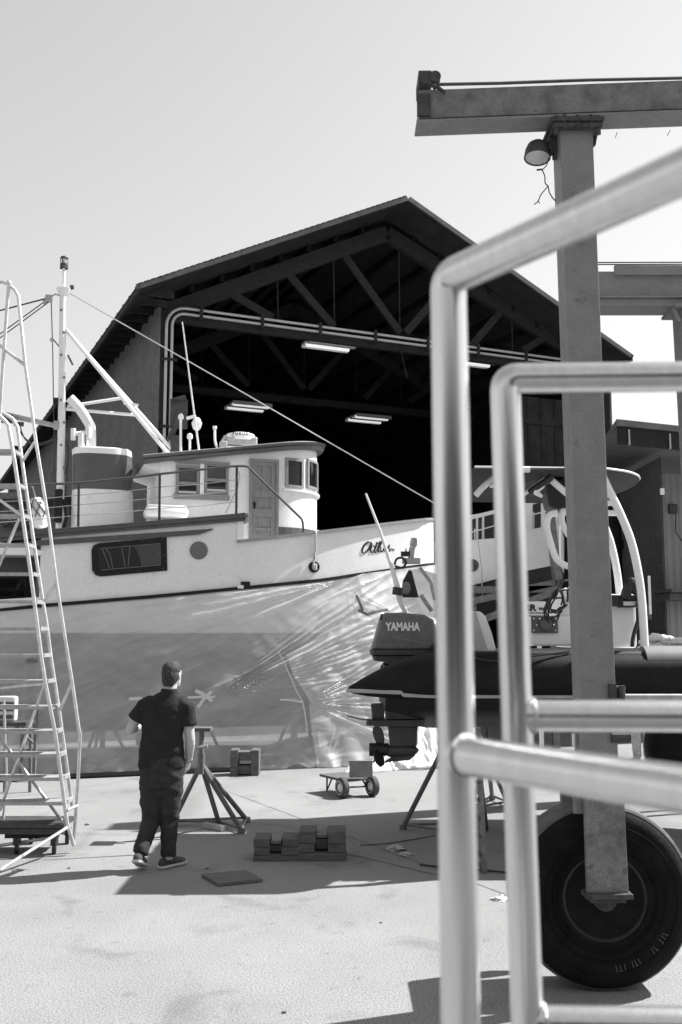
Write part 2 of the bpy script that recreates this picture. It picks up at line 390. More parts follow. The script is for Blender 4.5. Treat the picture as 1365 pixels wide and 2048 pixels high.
# roof: two slabs with underside, plus shingle edge
def slab(mb, s0, z0, s1, z1, d0, d1, th):
    n = Vector((-(z1 - z0), 0, s1 - s0)).normalized() * th
    if n.z < 0: n = -n
    pts = [Vector((s0, d0, z0)), Vector((s1, d0, z1)), Vector((s1, d0, z1)) + n, Vector((s0, d0, z0)) + n]
    mb.prism(pts, (0, d1 - d0, 0))
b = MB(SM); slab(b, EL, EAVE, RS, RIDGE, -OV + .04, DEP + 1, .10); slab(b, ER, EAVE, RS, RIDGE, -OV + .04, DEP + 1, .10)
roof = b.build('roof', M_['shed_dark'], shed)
b = MB(SM)
slab(b, EL - .03, EAVE + .01, RS, RIDGE + .01, -OV, -OV + .038, .10); slab(b, ER + .03, EAVE + .01, RS, RIDGE + .01, -OV, -OV + .038, .10)
b.build('fascia', M_['fascia'], shed)
b = MB(SM)
for k in range(46):                                  # ragged shingle edge along the gable
    t = k / 46; s = EL + (RS - EL) * t; z = EAVE + (RIDGE - EAVE) * t + .13
    b.box((s, -OV + .02, z), (.11, .10, .012), Matrix.Rotation(-math.atan2(RIDGE - EAVE, RS - EL), 3, 'Y'))
b.build('shingle_edge', M_['shed_dark'], shed)
b = MB(SM)                                            # eave fascia running back on the left
b.box((EL - .01, DEP / 2 - .5, EAVE + .02), (.05, DEP + 1, .16)); b.box((ER + .01, DEP / 2 - .5, EAVE + .02), (.05, DEP + 1, .16))
for k in range(24): b.box((EL / 2, -.6 + k * .6, EAVE + .12), (-EL, .06, .14))
b.build('eave_board', M_['shed_dark'], shed)
# truss frames
def truss(d, m, main):
    t = MB(SM); dz = .5
    def chord(a, c, w=.14, h=.3): t.bar(a, c, w, h, up=(0, 0, 1))
    chord((0, d, EAVE - .02), (RS, d, RIDGE - .36), .16, .34); chord((W, d, EAVE - .02), (RS, d, RIDGE - .36), .16, .34)
    chord((0, d, EAVE - .12), (W, d, EAVE - .12), .14, .2)
    webs = (((450, 577), (548, 634)), ((572, 537), (671, 652)), ((684, 497), (803, 664)), ((905, 560), (815, 664)), ((1022, 602), (946, 690)), ((1110, 662), (1050, 700)))
    for a, c in webs:
        A, C_ = fpix(*a), fpix(*c); A.y = C_.y = d - .02; t.bar(A, C_, .07, .17, up=(0, 0, 1))
    o = t.build('truss', m, shed)
    t = MB(SM)
    for a, c in (((558, 542), (560, 640)), ((671, 505), (673, 652)), ((802, 476), (804, 662)), ((1028, 590), (1030, 700)), ((925, 530), (927, 680))):
        A, C_ = fpix(*a), fpix(*c); A.y = C_.y = d; t.tube([A, C_], .018, 6)
    split_build(t, 'tie_rod', m, o)
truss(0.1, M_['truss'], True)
truss(6, M_['truss_shaded'], False)
for d in (12, 18): truss(d, M_['shed_in'], False)  # deepest trusses take the interior colour, shade put into it
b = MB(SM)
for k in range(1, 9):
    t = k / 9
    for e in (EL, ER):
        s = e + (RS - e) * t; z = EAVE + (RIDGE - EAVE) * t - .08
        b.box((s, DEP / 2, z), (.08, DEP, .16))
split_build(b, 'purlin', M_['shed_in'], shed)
b = MB(SM); b.box((-.05, .08, EAVE / 2), (.12, .16, EAVE)); b.box((W - .1, .06, EAVE / 2), (.25, .25, EAVE)); split_build(b, 'corner_post', M_['shed_dark'], shed)

for off, top in ((0.0, 0.0), (0.13, 0.12)):            # the two light pipes round the door opening
    b = MB(SM); x0 = -.02 + off * .9; zt = EAVE + .05 - top; d = -.12
    pts = [(x0, d, .1), (x0, d, zt - .4 + off)]
    for k in range(1, 7):
        a = k / 6 * math.pi / 2; r = .4 - off; pts.append((x0 + r - r * math.cos(a), d, zt - r + r * math.sin(a)))
    pts += [(W - .15, d, zt)]
    b.tube(pts, .03, 8); b.build('conduit', M_['conduit'], shed, smooth=True)
b = MB(SM)
for k in range(8): b.box((.7 + k * 1.35, -.11, EAVE - .02), (.06, .16, .3))
for z in (3, 4.6, 6.2, 7.6): b.box((.06, -.11, z), (.3, .13, .05))
split_build(b, 'pipe_clip', M_['truss'], shed)
# right-hand sliding leaf, dark boards with pale drips
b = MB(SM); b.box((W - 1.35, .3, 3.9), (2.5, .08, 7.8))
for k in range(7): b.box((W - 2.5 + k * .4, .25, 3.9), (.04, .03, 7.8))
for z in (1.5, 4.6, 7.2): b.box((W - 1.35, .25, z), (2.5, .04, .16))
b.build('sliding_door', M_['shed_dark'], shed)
b = MB(SM)
for k in range(9): b.box((W - 2.42 + k * .27 + rnd.uniform(-.05, .05), .257, 5.6 + rnd.uniform(-1.2, 1.0)), (.025, .012, rnd.uniform(.7, 1.6)))
split_build(b, 'door_strip', M_['truss'], shed)
b = MB(SM)
pts = [(W + .2, -.1, .2), (W + .2, -.1, 4.5), (W + .16, -.05, 5.4), (W + .12, 0, 6.6), (W + .12, 0, 8.5)]
b.tube(crom(pts, 5), .12, 8); b.box((W + .2, -.2, 4.9), (.26, .2, .35)); b.box((W + .25, -.25, 4.2), (.35, .2, .2))
b.build('downspout', M_['shed_dark'], shed)
b = MB(SM); b.tube([fpix(802, 690), fpix(806, 720), fpix(815, 755)], .012, 5); b.tube([fpix(801, 668), fpix(789, 690)], .012, 5)
for k in range(10): x = 795 + k * 4; b.tube([fpix(x, 668), fpix(x + rnd.uniform(-6, 6), 668 + rnd.uniform(8, 26))], .008, 4)
b.build('loose_wire', M_['truss'], shed)
# fluorescent fittings hanging inside
def shed_light(u, v, dep, label):
    c = fpix(u, v, dep)
    wp = SM @ c
    t = thing('ceiling_light', label, 'light', wp, 'fluorescent fittings hanging in the shed')
    b = MB(SM); b.box((c.x, c.y, c.z + .09), (1.26, .86, .05)); b.box((c.x, c.y - .44, c.z + .05), (1.26, .02, .1)); b.box((c.x, c.y + .44, c.z + .05), (1.26, .02, .1)); b.box((c.x, c.y, c.z + .04), (1.26, .16, .06))
    b.build('light_housing', M_['white'], t)
    for k in (-1, 1):
        b = MB(SM); b.tube([(c.x - .58, c.y + k * .26, c.z + .035), (c.x + .58, c.y + k * .26, c.z + .035)], .05, 8); b.build('light_tube', M_['lamp'], t)
    b = MB(SM)
    for k in (-1, 1): b.tube([(c.x + k * .5, c.y, c.z + .1), (c.x + k * .5, c.y, c.z + 1.6)], .008, 4)
    split_build(b, 'hanger', M_['truss'], t)
shed_light(664, 692, 2.2, 'lit fluorescent fitting hanging highest, near the middle under the pale pipes')
shed_light(952, 725, 2.2, 'lit fluorescent fitting partly hidden behind the stainless railing post')
shed_light(497, 817, 9.0, 'lit fluorescent fitting above the radar dome, left and deep in the shed')
shed_light(737, 841, 9.0, 'lit fluorescent fitting deep in the shed above the end of the stay wire')

# low lean-to beyond the shed's left side
lt = thing('lean_to', 'low grey corrugated lean-to beyond the workboat mast at left edge', 'building', P(-60, 1300, 21))
A, B_ = P(-420, 1000, 25.0), P(140, 1000, 25.5)
corrugate('wall', M_['metal_wall2'], lt, Matrix.Identity(4), (A.x, A.y), (B_.x, B_.y), 0, 5.3, pitch=.2)
b = MB(); b.box(((A.x + B_.x) / 2, 26.3, 5.42), (B_.x - A.x, 2.8, .16), Matrix.Rotation(R(-2), 3, 'X')); b.build('roof', M_['lift_dirty'], lt)

# metal building at the right
mbz = thing('metal_building', 'low corrugated metal building with overhanging flat roof at right edge', 'building', P(1322, 1200, 20))
c0 = P(1322, 985, 21.5); cl = P(1150, 985, 29); cr = c0 + Vector((math.cos(R(20)), math.sin(R(20)), 0)) * 9
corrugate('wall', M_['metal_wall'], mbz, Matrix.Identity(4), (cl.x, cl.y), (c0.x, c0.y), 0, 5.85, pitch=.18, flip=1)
corrugate('wall', M_['metal_wall_lit'], mbz, Matrix.Identity(4), (c0.x, c0.y), (cr.x, cr.y), 0, 5.5, pitch=.18, flip=1)
a0 = P(1236, 905, 21.5); a1 = P(1420, 950, 23)
b = MB(); zt = a0.z
b.prism([(cl.x - .3, cl.y, zt), (P(1236, 900, 18.6).x, 18.6, zt), (P(1236, 900, 18.6).x + 9, 22.2, zt - .1), (cl.x + 9, 30, zt)], (0, 0, .12))
b.build('roof', M_['fascia'], mbz)
b = MB(); e0 = Vector((P(1236, 900, 18.6).x, 18.6, zt)); e1 = e0 + Vector((9, 3.6, -.1)); ins = Vector((.05, .12, 0))
b.bar(e0 + ins + Vector((0, 0, -.17)), e1 + ins + Vector((0, 0, -.17)), .06, .34, up=(0, 0, 1))
b.build('fascia_board', M_['shed_dark'], mbz)
b = MB()
for k in range(7):
    p = e0.lerp(e1, (k + .3) / 10); b.box(p + Vector((0, .06, -.2)), (.03, .06, .3))
split_build(b, 'gutter_bracket', M_['conduit'], mbz)
b = MB(); p = P(1346, 1018, 21.55); b.box(p, (.18, .14, .2), None, .02); b.tube([p + Vector((.05, -.05, -.1)), p + Vector((.02, -.05, -.5)), p + Vector((.2, -.02, -.75))], .015, 6)
b.build('junction_box', M_['steel_dark'], mbz)
b = MB(); p = P(1318, 1178, 21.2); b.box(p + Vector((1.6, .45, -.05)), (3.4, .7, .07), Matrix.Rotation(R(20), 3, 'Z')); b.box(p + Vector((1.6, .52, -.17)), (3.3, .5, .14), Matrix.Rotation(R(20), 3, 'Z'))
b.build('counter_shelf', M_['timber'], mbz)
# ------------------------------------------------------------------ the white workboat
BA = R(17.5)
B0 = G(160, 1555)
BX = Vector((math.cos(BA), math.sin(BA), 0)); BN = Vector((-math.sin(BA), math.cos(BA), 0))
BM = Matrix(((BX.x, BN.x, 0, B0.x), (BX.y, BN.y, 0, B0.y), (0, 0, 1, 0), (0, 0, 0, 1)))       # (towards the bow, across, up)
TC = 1.98                                             # centre line
def bp(u, v, t):
    p = on_plane(u, v, B0 + BN * t, BN) - B0
    return Vector((p.dot(BX), t, p.z))
def proj(p):
    d = Vector(p) - CAMP; f = Vector((0, math.cos(PITCH), math.sin(PITCH))); up = Vector((0, -math.sin(PITCH), math.cos(PITCH)))
    k = d.dot(f); return 682.5 + FPX * d.x / k, 1024 - FPX * d.dot(up) / k
def ts(s, z=3.0):
    t = 0.12
    if s > 2.0: t += 0.055 * (s - 2.0) ** 2 + (1.9 * (s - 5.6) ** 2 if s > 5.6 else 0)
    if z < 2.3: t += (2.3 - z) * 0.12 + max(0, 1.7 - z) * 1.2
    return min(t, TC)
def hp(u, v, off=0.0):
    t = 0.12; p = bp(u, v, t)
    for _ in range(14):
        p = bp(u, v, t); t = 0.5 * t + 0.5 * (ts(p.x, p.z) - off)
    return bp(u, v, t)
class Line:
    """height along the hull, read off at a few points"""
    def __init__(s, pts): s.q = sorted(((q.x, q.z) for q in (hp(*p) for p in pts)))
    def __call__(s, x):
        q = s.q
        if x <= q[0][0]: a, b = q[0], q[1]
        elif x >= q[-1][0]: a, b = q[-2], q[-1]
        else:
            for a, b in zip(q, q[1:]):
                if a[0] <= x <= b[0]: break
        return a[1] + (b[1] - a[1]) * (x - a[0]) / (b[0] - a[0])
guard = Line([(0, 1222), (80, 1213), (300, 1195), (480, 1178), (650, 1161), (705, 1152), (860, 1130)])
railz = Line([(470, 1085), (580, 1073), (700, 1058.5), (860, 1040)])
trimt = Line([(0, 1066), (168, 1054), (460, 1029), (490, 1026)])
trimb = Line([(0, 1083), (168, 1069), (460, 1045), (490, 1042)])
ltop = Line([(0, 1089), (81, 1081), (426, 1058)])
s80 = hp(80, 1150).x; s480 = hp(481, 1065).x; SB, SA = 6.25, -6.0
bulw = Line([(0, 1199), (80, 1194)])
boat = thing('workboat', 'white wooden workboat with dark funnel band, wheelhouse and plastic skirt', 'boat', BM @ Vector((0.5, TC, 0)))

def strip(mb, s0, s1, zl, zh, off=0.0, th=0.05, n=40):
    """a plank that follows the hull side, both faces"""
    rings = []
    for i in range(n + 1):
        s = s0 + (s1 - s0) * i / n; a, c = zl(s), zh(s); t = ts(s, 3) - off
        rings.append([(s, t, a), (s, t, c), (s, t + th, c), (s, t + th, a)])
    mb.loft(rings)
b = MB(BM)
def shell(mb, s0, s1, zl, zh, nz=6, n=44, mirror=True):
    for mir in ((False, True) if mirror else (False,)):
        rows = []
        for i in range(n + 1):
            s = s0 + (s1 - s0) * i / n; r = []
            for k in range(nz + 1):
                z = zl(s) + (zh(s) - zl(s)) * k / nz; t = ts(s, z)
                r.append((s, 2 * TC - t if mir else t, z))
            rows.append(r)
        mb.loft(rows, cap=False, closed=False)
shell(b, s80, SB, guard, lambda s: railz(s) if s > s480 else min(railz(s), trimb(s) - .03))
shell(b, SA, s80, guard, bulw)
shell(b, s80, s480, lambda s: min(railz(s), trimb(s) - .03), trimb, nz=2)
b.build('hull', M_['white'], boat, smooth=True)
zw = bp(200, 1266, .2).z                               # waterline
b = MB(BM); shell(b, SA, SB, lambda s: zw, guard); b.build('boot_top', M_['boot'], boat, smooth=True)
b = MB(BM); shell(b, SA, SB, lambda s: 0.85, lambda s: zw, nz=12); b.box(((SA + SB) / 2 - .2, TC, .72), (SB - SA - .6, .3, .5))
b.build('hull_bottom', M_['antifoul'], boat, smooth=True)
b = MB(BM); strip(b, SA, SB - .25, lambda s: guard(s) - .015, lambda s: guard(s) + .035, .035, .06)
b.build('guard_strip', M_['guard'], boat)
b = MB(BM); strip(b, s480 - .05, SB - .1, lambda s: railz(s) - .01, lambda s: railz(s) + .035, .05, .2)
b.build('cap_rail', M_['wood_sheer'], boat, smooth=False)
b = MB(BM)
strip(b, SA, s480 + .06, lambda s: trimb(s), lambda s: trimb(s) + .4 * (trimt(s) - trimb(s)), .05, .1)
strip(b, SA, s480 + .10, lambda s: trimb(s) + .42 * (trimt(s) - trimb(s)), lambda s: trimb(s) + .72 * (trimt(s) - trimb(s)), .075, .1)
strip(b, SA, s480 + .06, lambda s: trimb(s) + .74 * (trimt(s) - trimb(s)), lambda s: trimt(s), .06, .1)
e = [Vector((s480 + .06 + dx, .05 + tt, 0)) for dx, tt in ((0, 0), (.05, .03), (.08, .12), (.08, .5))]
zz = (trimb(s480) + trimt(s480)) / 2
b.loft([[(p.x, p.y, trimb(s480)), (p.x - .03, p.y + .08, trimb(s480)), (p.x - .03, p.y + .08, trimt(s480)), (p.x, p.y, trimt(s480))] for p in e])
b.build('deck_edge_trim', M_['trim'], boat)
b = MB(BM); sl = hp(426, 1060).x
strip(b, SA, sl, lambda s: ltop(s) - .075 * min(1, (sl - s) / .25 + .15), ltop, .045, .06); b.build('rubbing_trim', M_['trim'], boat)
# decks and the step between them
b = MB(BM); b.prism([(SA, .2, trimt(SA) - .04), (s480, .2, trimt(s480) - .04), (s480, 2 * TC - .2, trimt(s480) - .04), (SA, 2 * TC - .2, trimt(SA) - .04)], (0, 0, .03))
n = 16; L = [(s480 + (SB - s480) * i / n) for i in range(n + 1)]
b.loft([[(s, ts(s) + .02, railz(s) - .32), (s, 2 * TC - ts(s) - .02, railz(s) - .32)] for s in L], cap=False, closed=False)
b.box((s480 - .02, TC, (trimb(s480) + railz(s480)) / 2 - .2), (.06, 2 * TC - .3, .75)); b.build('deck', M_['cream'], boat)
b = MB(BM); p = hp(481, 1065); b.bar((p.x, .16, railz(p.x) + .02), (p.x, .16, trimb(p.x)), .1, .1); b.build('step_post', M_['white_gloss'], boat)
# aft recess with its own window, under a white overhang
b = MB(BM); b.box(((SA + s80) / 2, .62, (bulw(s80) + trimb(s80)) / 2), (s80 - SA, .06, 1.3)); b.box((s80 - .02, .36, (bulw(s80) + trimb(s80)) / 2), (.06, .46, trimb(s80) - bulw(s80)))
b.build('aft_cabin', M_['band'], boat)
b = MB(BM); p = bp(83, 1108, .05)
b.prism([(SA, .05, p.z - .04), (p.x, .05, p.z - .02), (p.x + .02, .05, p.z + .04), (p.x - .3, .05, p.z + .14), (SA, .05, p.z + .3)], (0, .6, 0)); b.build('overhang', M_['white_gloss'], boat)
a, c = bp(-90, 1152, .57), bp(66, 1196, .57)
b = MB(BM); b.box(((a.x + c.x) / 2, .57, (a.z + c.z) / 2), (c.x - a.x, .05, a.z - c.z + .06), None, .03); fr = b.build('window', M_['guard'], boat)
b = MB(BM); b.box(((a.x + c.x) / 2, .54, (a.z + c.z) / 2), (c.x - a.x - .12, .02, a.z - c.z - .06)); b.build('pane', M_['glass'], fr)

# big side window: frame, dark panes, grey pane
def hpoly(pts, off): return [hp(u, v, off) for u, v in pts]
out = [(199, 1086), (334, 1074.5), (335.5, 1141), (202, 1153), (192, 1150), (185, 1141), (183.5, 1100), (187, 1091)]
b = MB(BM); b.prism(hpoly(out, .03), (0, .05, 0)); fr = b.build('window', M_['guard'], boat, bevel=.006)
b = MB(BM); b.prism(hpoly([(197, 1096), (322, 1085), (323, 1132), (201, 1143), (198, 1138)], .036), (0, .004, 0)); b.build('pane', M_['glass'], fr)
b = MB(BM); b.prism(hpoly([(264, 1091), (322, 1086), (323, 1131), (284, 1134), (280, 1114), (272, 1098)], .041), (0, .003, 0)); b.build('curtain', M_['glass_grey'], fr)
b = MB(BM)
for pts in (((212, 1096), (220, 1108), (226, 1136)), ((244, 1096), (251, 1134)), ((260, 1092), (257, 1132)), ((205, 1098), (214, 1120), (219, 1136)), ((201, 1097), (320, 1087)), ((203, 1140), (321, 1130))):
    b.tube(hpoly(pts, .046), .006, 4)
b.build('window_bead', M_['port'], fr)
b = MB(BM); q = hp(316.5, 1107, .045); b.ball(q, .012, 8)
for u, v in ((190, 1095), (190, 1143), (240, 1086), (285, 1082), (325, 1079), (329, 1110), (327, 1137), (280, 1142), (235, 1146)): b.ball(hp(u, v, .034), .008, 6)
b.build('screw', M_['port'], fr)
b = MB(BM); q = hp(398, 1101); b.lathe([(.01, .03), (.125, .03), (.135, .02), (.138, -.02)], (q.x, q.y, q.z), (0, -1, 0), 32); b.build('porthole_cover', M_['port'], boat, smooth=True)
b = MB(BM); q = hp(491, 1168); b.box((q.x, q.y - .005, q.z), (.14, .05, .07)); b.build('scupper', M_['guard'], boat)
q = hp(483, 1174); b = MB(BM); b.box((q.x - .02, q.y - .02, q.z), (.09, .06, .05)); b.build('scupper_lip', M_['white_gloss'], boat)
q = hp(628, 1134); b = MB(BM); b.lathe([(.06, .03), (.09, .03), (.09, -.02), (.06, -.02)], (q.x, q.y, q.z), (0, -1, 0), 20); b.lathe([(.06, .032), (.001, .032)], (q.x, q.y, q.z), (0, -1, 0), 20)
b.build('hawse_hole', M_['guard'], boat, smooth=True)
b = MB(BM); b.tube(crom([hp(637, 1062, -.1), hp(632, 1066, .07), hp(631.5, 1090, .05), hp(632, 1102, .04), hp(628, 1118, .04), hp(628, 1134, .05)], 5), .017, 6)
b.tube(crom([hp(634, 1100, .05), hp(630, 1108, .06), hp(631, 1118, .05)], 4), .012, 5)
for k in range(7): b.ball(hp(628 + rnd.uniform(-6, 6), 1134 + rnd.uniform(-4, 4), .05), .03, 6)
tag(b.build('mooring_rope', M_['rope'], None, smooth=True), 'short white rope looped over the cap rail down to the dark hawse hole', 'rope')
# name on the bow, brush script
strokes = [[(745, 1087), (738, 1083.5), (729, 1090), (724.5, 1100), (727, 1105.5), (735, 1101), (743, 1088), (741, 1100), (743.5, 1104), (748, 1100)],
           [(755, 1084), (749, 1101), (751, 1104), (755, 1100)], [(746, 1091.5), (757, 1090.5)],
           [(755, 1100), (762.5, 1086), (763, 1083), (759.5, 1085), (756.5, 1098), (758, 1103), (762, 1099)],
           [(762.5, 1093), (761, 1101), (764, 1103), (769, 1095), (770, 1092.5), (768.5, 1101), (771, 1102)],
           [(771, 1102), (779, 1090), (777.5, 1096), (781, 1100.5), (775, 1103)], [(780, 1099), (784, 1097), (789, 1101.5)]]
b = MB(BM)
for k, st in enumerate(strokes):
    pts = crom([Vector((u, v, 0)) for u, v in st], 6)
    w = .026 if k in (0, 1, 3) else .02
    b.tube([hp(p.x, p.y, -.008) for p in pts], [(w * .55, w * .55)] + [(w * .75, w * .75) if i % 3 else (w * .9, w * .9) for i in range(len(pts) - 2)] + [(w * .3, w * .3)], 6)
b.build('boat_name', M_['letter_b'], boat, smooth=True)

# wheelhouse: straight sides and a half-round front
TW, RW = 1.08, 0.90
sR, sF = bp(320, 980, TW).x, bp(556, 980, TW).x
def wall_pt(q, off=0.0):
    if q <= 0: return sF + q, TW - off
    a = q / RW
    if a <= math.pi: return sF + (RW + off) * math.sin(a), TC - (RW + off) * math.cos(a)
    return sF - (q - math.pi * RW), 2 * TC - TW + off
def q_of(u, v):                                        # arc length where the wall shows at pixel column u
    best = None
    for i in range(-400, 280):
        q = i * .01; s, t = wall_pt(q); pu = proj(BM @ Vector((s, t, bp(u, v, TW).z)))[0]
        if pu >= u: return q
        if best is None or abs(pu - u) < best[0]: best = (abs(pu - u), q)
    return best[1]
def z_of(q, v):
    s, t = wall_pt(q); u = proj(BM @ Vector((s, t, 4)))[0]; return bp(u, v, t).z
def patch(mb, q0, q1, z0, z1, off, th=.03, n=None):
    n = n or max(1, int((max(q1, 0) - max(q0, 0)) / .07) + 1); rings = []
    for i in range(n + 1):
        q = q0 + (q1 - q0) * i / n; s, t = wall_pt(q, off); s2, t2 = wall_pt(q, off - th)
        rings.append([(s, t, z0), (s, t, z1), (s2, t2, z1), (s2, t2, z0)])
    mb.loft(rings)
zb0 = railz(sF) - .34
za, zc = bp(300, 926, TW), bp(540, 904, TW)
def zroof(s): return za.z + (zc.z - za.z) * (s - za.x) / (zc.x - za.x)
wh = MB(BM); qs = [(-(sF - sR))] + [RW * math.pi * k / 24 for k in range(25)] + [RW * math.pi + (sF - sR)]
rings = []
for zf in (lambda s: zb0, lambda s: zroof(s) + .02):
    rings.append([(wall_pt(q)[0], wall_pt(q)[1], zf(wall_pt(q)[0])) for q in qs])
wh.loft(rings); house = wh.build('wheelhouse', M_['white'], boat, smooth=True)
# roof with trim and a light top
sRR = bp(287, 921, TW - .12).x
def outline(off, s0): 
    pts = [(s0, TW - off)]
    pts += [(sF + (RW + off) * math.sin(math.pi * k / 24), TC - (RW + off) * math.cos(math.pi * k / 24)) for k in range(25)]
    return pts + [(s0, 2 * TC - TW + off)]
b = MB(BM); b.loft([[(s, t, zroof(s) + .0) for s, t in outline(.10, sRR + .02)], [(s, t, zroof(s) + .05) for s, t in outline(.13, sRR)], [(s, t, zroof(s) + .06) for s, t in outline(.11, sRR)], [(s, t, zroof(s) + .115) for s, t in outline(.16, sRR - .02)], [(s, t, zroof(s) + .12) for s, t in outline(.05, sRR)]])
b.build('roof_trim', M_['trim'], house, smooth=False)
b = MB(BM); b.loft([[(s, t, zroof(s) + .10) for s, t in outline(.13, sRR)], [(s, t, zroof(s) + .128) for s, t in outline(.12, sRR)], [(s, t, zroof(s) + .18) for s, t in outline(-.35, sRR + .1)]]); b.build('roof', M_['cream'], house)
b = MB(BM); b.prism([(sR, TW + .02, zroof(sR)), (sRR + .03, TW + .02, zroof(sRR)), (sRR + .05, TW + .02, zroof(sRR) - .03), (sR, TW + .02, zroof(sR) - .14)], (0, 2 * RW - .04, 0)); b.build('roof_overhang', M_['white'], house)
# paired side windows
def q_side(u, v=960): return bp(u, v, TW).x - sF
def win(qa, qb, za_, zb_, open_frac, nm='window'):
    b = MB(BM); w = .045
    patch(b, qa, qb, za_, za_ + w, .03, .05); patch(b, qa, qb, zb_ - w, zb_, .03, .05); patch(b, qa, qa + w, za_ + w, zb_ - w, .03, .05); patch(b, qb - w, qb, za_ + w, zb_ - w, .03, .05)
    if open_frac: zmid = za_ + (zb_ - za_) * open_frac; patch(b, qa + w, qb - w, zmid - .02, zmid + .03, .026, .03)
    f = b.build(nm, M_['door'], house)
    b = MB(BM); patch(b, qa + .01, qb - .01, za_ + .01, zb_ - .01, .006, .01); b.build('pane', M_['glass'] if not open_frac else M_['glass_grey'], f)
    if open_frac:
        b = MB(BM); zmid = za_ + (zb_ - za_) * open_frac; patch(b, qa + w + .01, qb - w - .01, zmid - .10, zmid - .03, .012, .008); b.build('sash_gap', M_['guard'], f)
        b = MB(BM); patch(b, qa + w, qb - w, za_ + w, za_ + w + .03, .02, .02); b.build('sash_rail', M_['cream'], f)
    return f
win(q_side(352), q_side(399), bp(375, 992, TW).z, bp(375, 931, TW).z, .40)
win(q_side(409), q_side(457), bp(433, 988, TW).z, bp(433, 927, TW).z, .44)
b = MB(BM); patch(b, q_side(400), q_side(408), bp(404, 990, TW).z, bp(404, 928, TW).z, .035, .05); b.build('window_post', M_['white'], house)
b = MB(BM); z0 = bp(404, 996, TW).z; patch(b, q_side(348), q_side(459), z0 - .03, z0 + .045, .06, .08); z0 = bp(404, 926, TW).z; patch(b, q_side(350), q_side(459), z0 - .02, z0 + .025, .045, .06); b.build('window_sill', M_['door'], house)
# door with four sunk panels
dq0, dq1 = q_side(499), q_side(557); dz1 = bp(528, 919, TW).z; dz0 = zb0 + .02; dw = dq1 - dq0
b = MB(BM); patch(b, dq0, dq1, dz0, dz1, .012, .02); dr = b.build('door', M_['door'], house)
b = MB(BM)
patch(b, dq0, dq0 + .045, dz0, dz1, .05, .06); patch(b, dq1 - .045, dq1, dz0, dz1, .05, .06); patch(b, dq0 + .045, dq1 - .045, dz1 - .045, dz1, .05, .06); b.build('door_frame', M_['door'], dr)
b = MB(BM); hz = [bp(528, v, TW).z for v in (920, 932, 982, 995, 1018, 1034, 1056, 1063)]
for zt, zl in ((hz[0], hz[1]), (hz[2], hz[3]), (hz[4], hz[5]), (hz[6], hz[7])): patch(b, dq0 + .047, dq1 - .047, zl, zt, .032, .02)
patch(b, dq0 + .047, dq0 + .125, dz0, hz[0], .029, .018); patch(b, dq1 - .125, dq1 - .047, dz0, hz[0], .029, .018); patch(b, (dq0 + dq1) / 2 - .03, (dq0 + dq1) / 2 + .03, hz[2], hz[1], .027, .016)
b.build('door_rail', M_['door'], dr)
b = MB(BM); s, t = wall_pt(dq0 + .085, .06); b.ball((s, t, bp(508, 1008, TW).z), .025, 10); b.box((s, t + .02, bp(508, 1008, TW).z - .02), (.03, .02, .12)); b.build('door_knob', M_['guard'], dr)
# front windows on the round
for ua, ub, va, vb in ((570, 606, 917, 976), (613, 627, 921, 979)):
    qa, qb = q_of(ua, 945), q_of(ub, 945)
    if qb - qa < .3: qb = qa + .42
    qm = (qa + qb) / 2; win(qa, qb, z_of(qm, vb), z_of(qm, va), 0)
qa = q_of(613, 945) + .52
for k in range(3): win(qa + k * .52, qa + k * .52 + .42, z_of(.5, 976), z_of(.5, 917), 0)
b = MB(BM); zs = z_of(.3, 978); patch(b, q_of(566, 978), RW * math.pi - .2, zs - .045, zs - .01, .05, .06, 30); b.build('front_sill', M_['cream'], house)
b = MB(BM); patch(b, .02, RW * math.pi, zb0, z_of(.5, 1057), .012, .02, 24); b.build('base_band', M_['band'], house)
# handrails on the raised deck and down beside the wheelhouse
TR = .16
b = MB(BM); b.tube([bp(-220, 992, TR), bp(60, 970, TR), bp(158, 966, TR), bp(264, 955, TR), bp(320, 948, TR), bp(460, 933, TR), bp(477, 932, TR), bp(491, 932, TR), bp(497, 934, TR), bp(503, 940, TR + .02), bp(603, 1037, TR + .1), bp(606, 1044, TR + .1), bp(608, 1070, TR + .1)], .019, 8)
rl = b.build('handrail', M_['steel_dark'], boat, smooth=True)
for u, v0, v1 in ((-60, 982, 1072), (158, 966, 1053), (320, 948, 1041), (474, 933, 1028)):
    b = MB(BM); b.bar(bp(u, v0, TR), bp(u - 1, v1, TR), .035, .025); b.build('post', M_['steel_dark'], rl)
b = MB(BM)
for f in (.28, .5, .74):
    for (u0, a0_, b0_), (u1, a1_, b1_) in zip(((-60, 982, 1072), (158, 966, 1053), (320, 948, 1041)), ((158, 966, 1053), (320, 948, 1041), (474, 933, 1028))):
        b.tube([bp(u0, a0_ + (b0_ - a0_) * f, TR), bp((u0 + u1) / 2, (a0_ + a1_) / 2 + ((b0_ + b1_) - (a0_ + a1_)) / 2 * f + 2, TR), bp(u1, a1_ + (b1_ - a1_) * f, TR)], .006, 4)
b.tube([bp(474, 936, TR), bp(480, 950, TR), bp(476, 975, TR), bp(452, 1026, TR)], .007, 4)
split_build(b, 'lifeline', M_['rope'], rl)
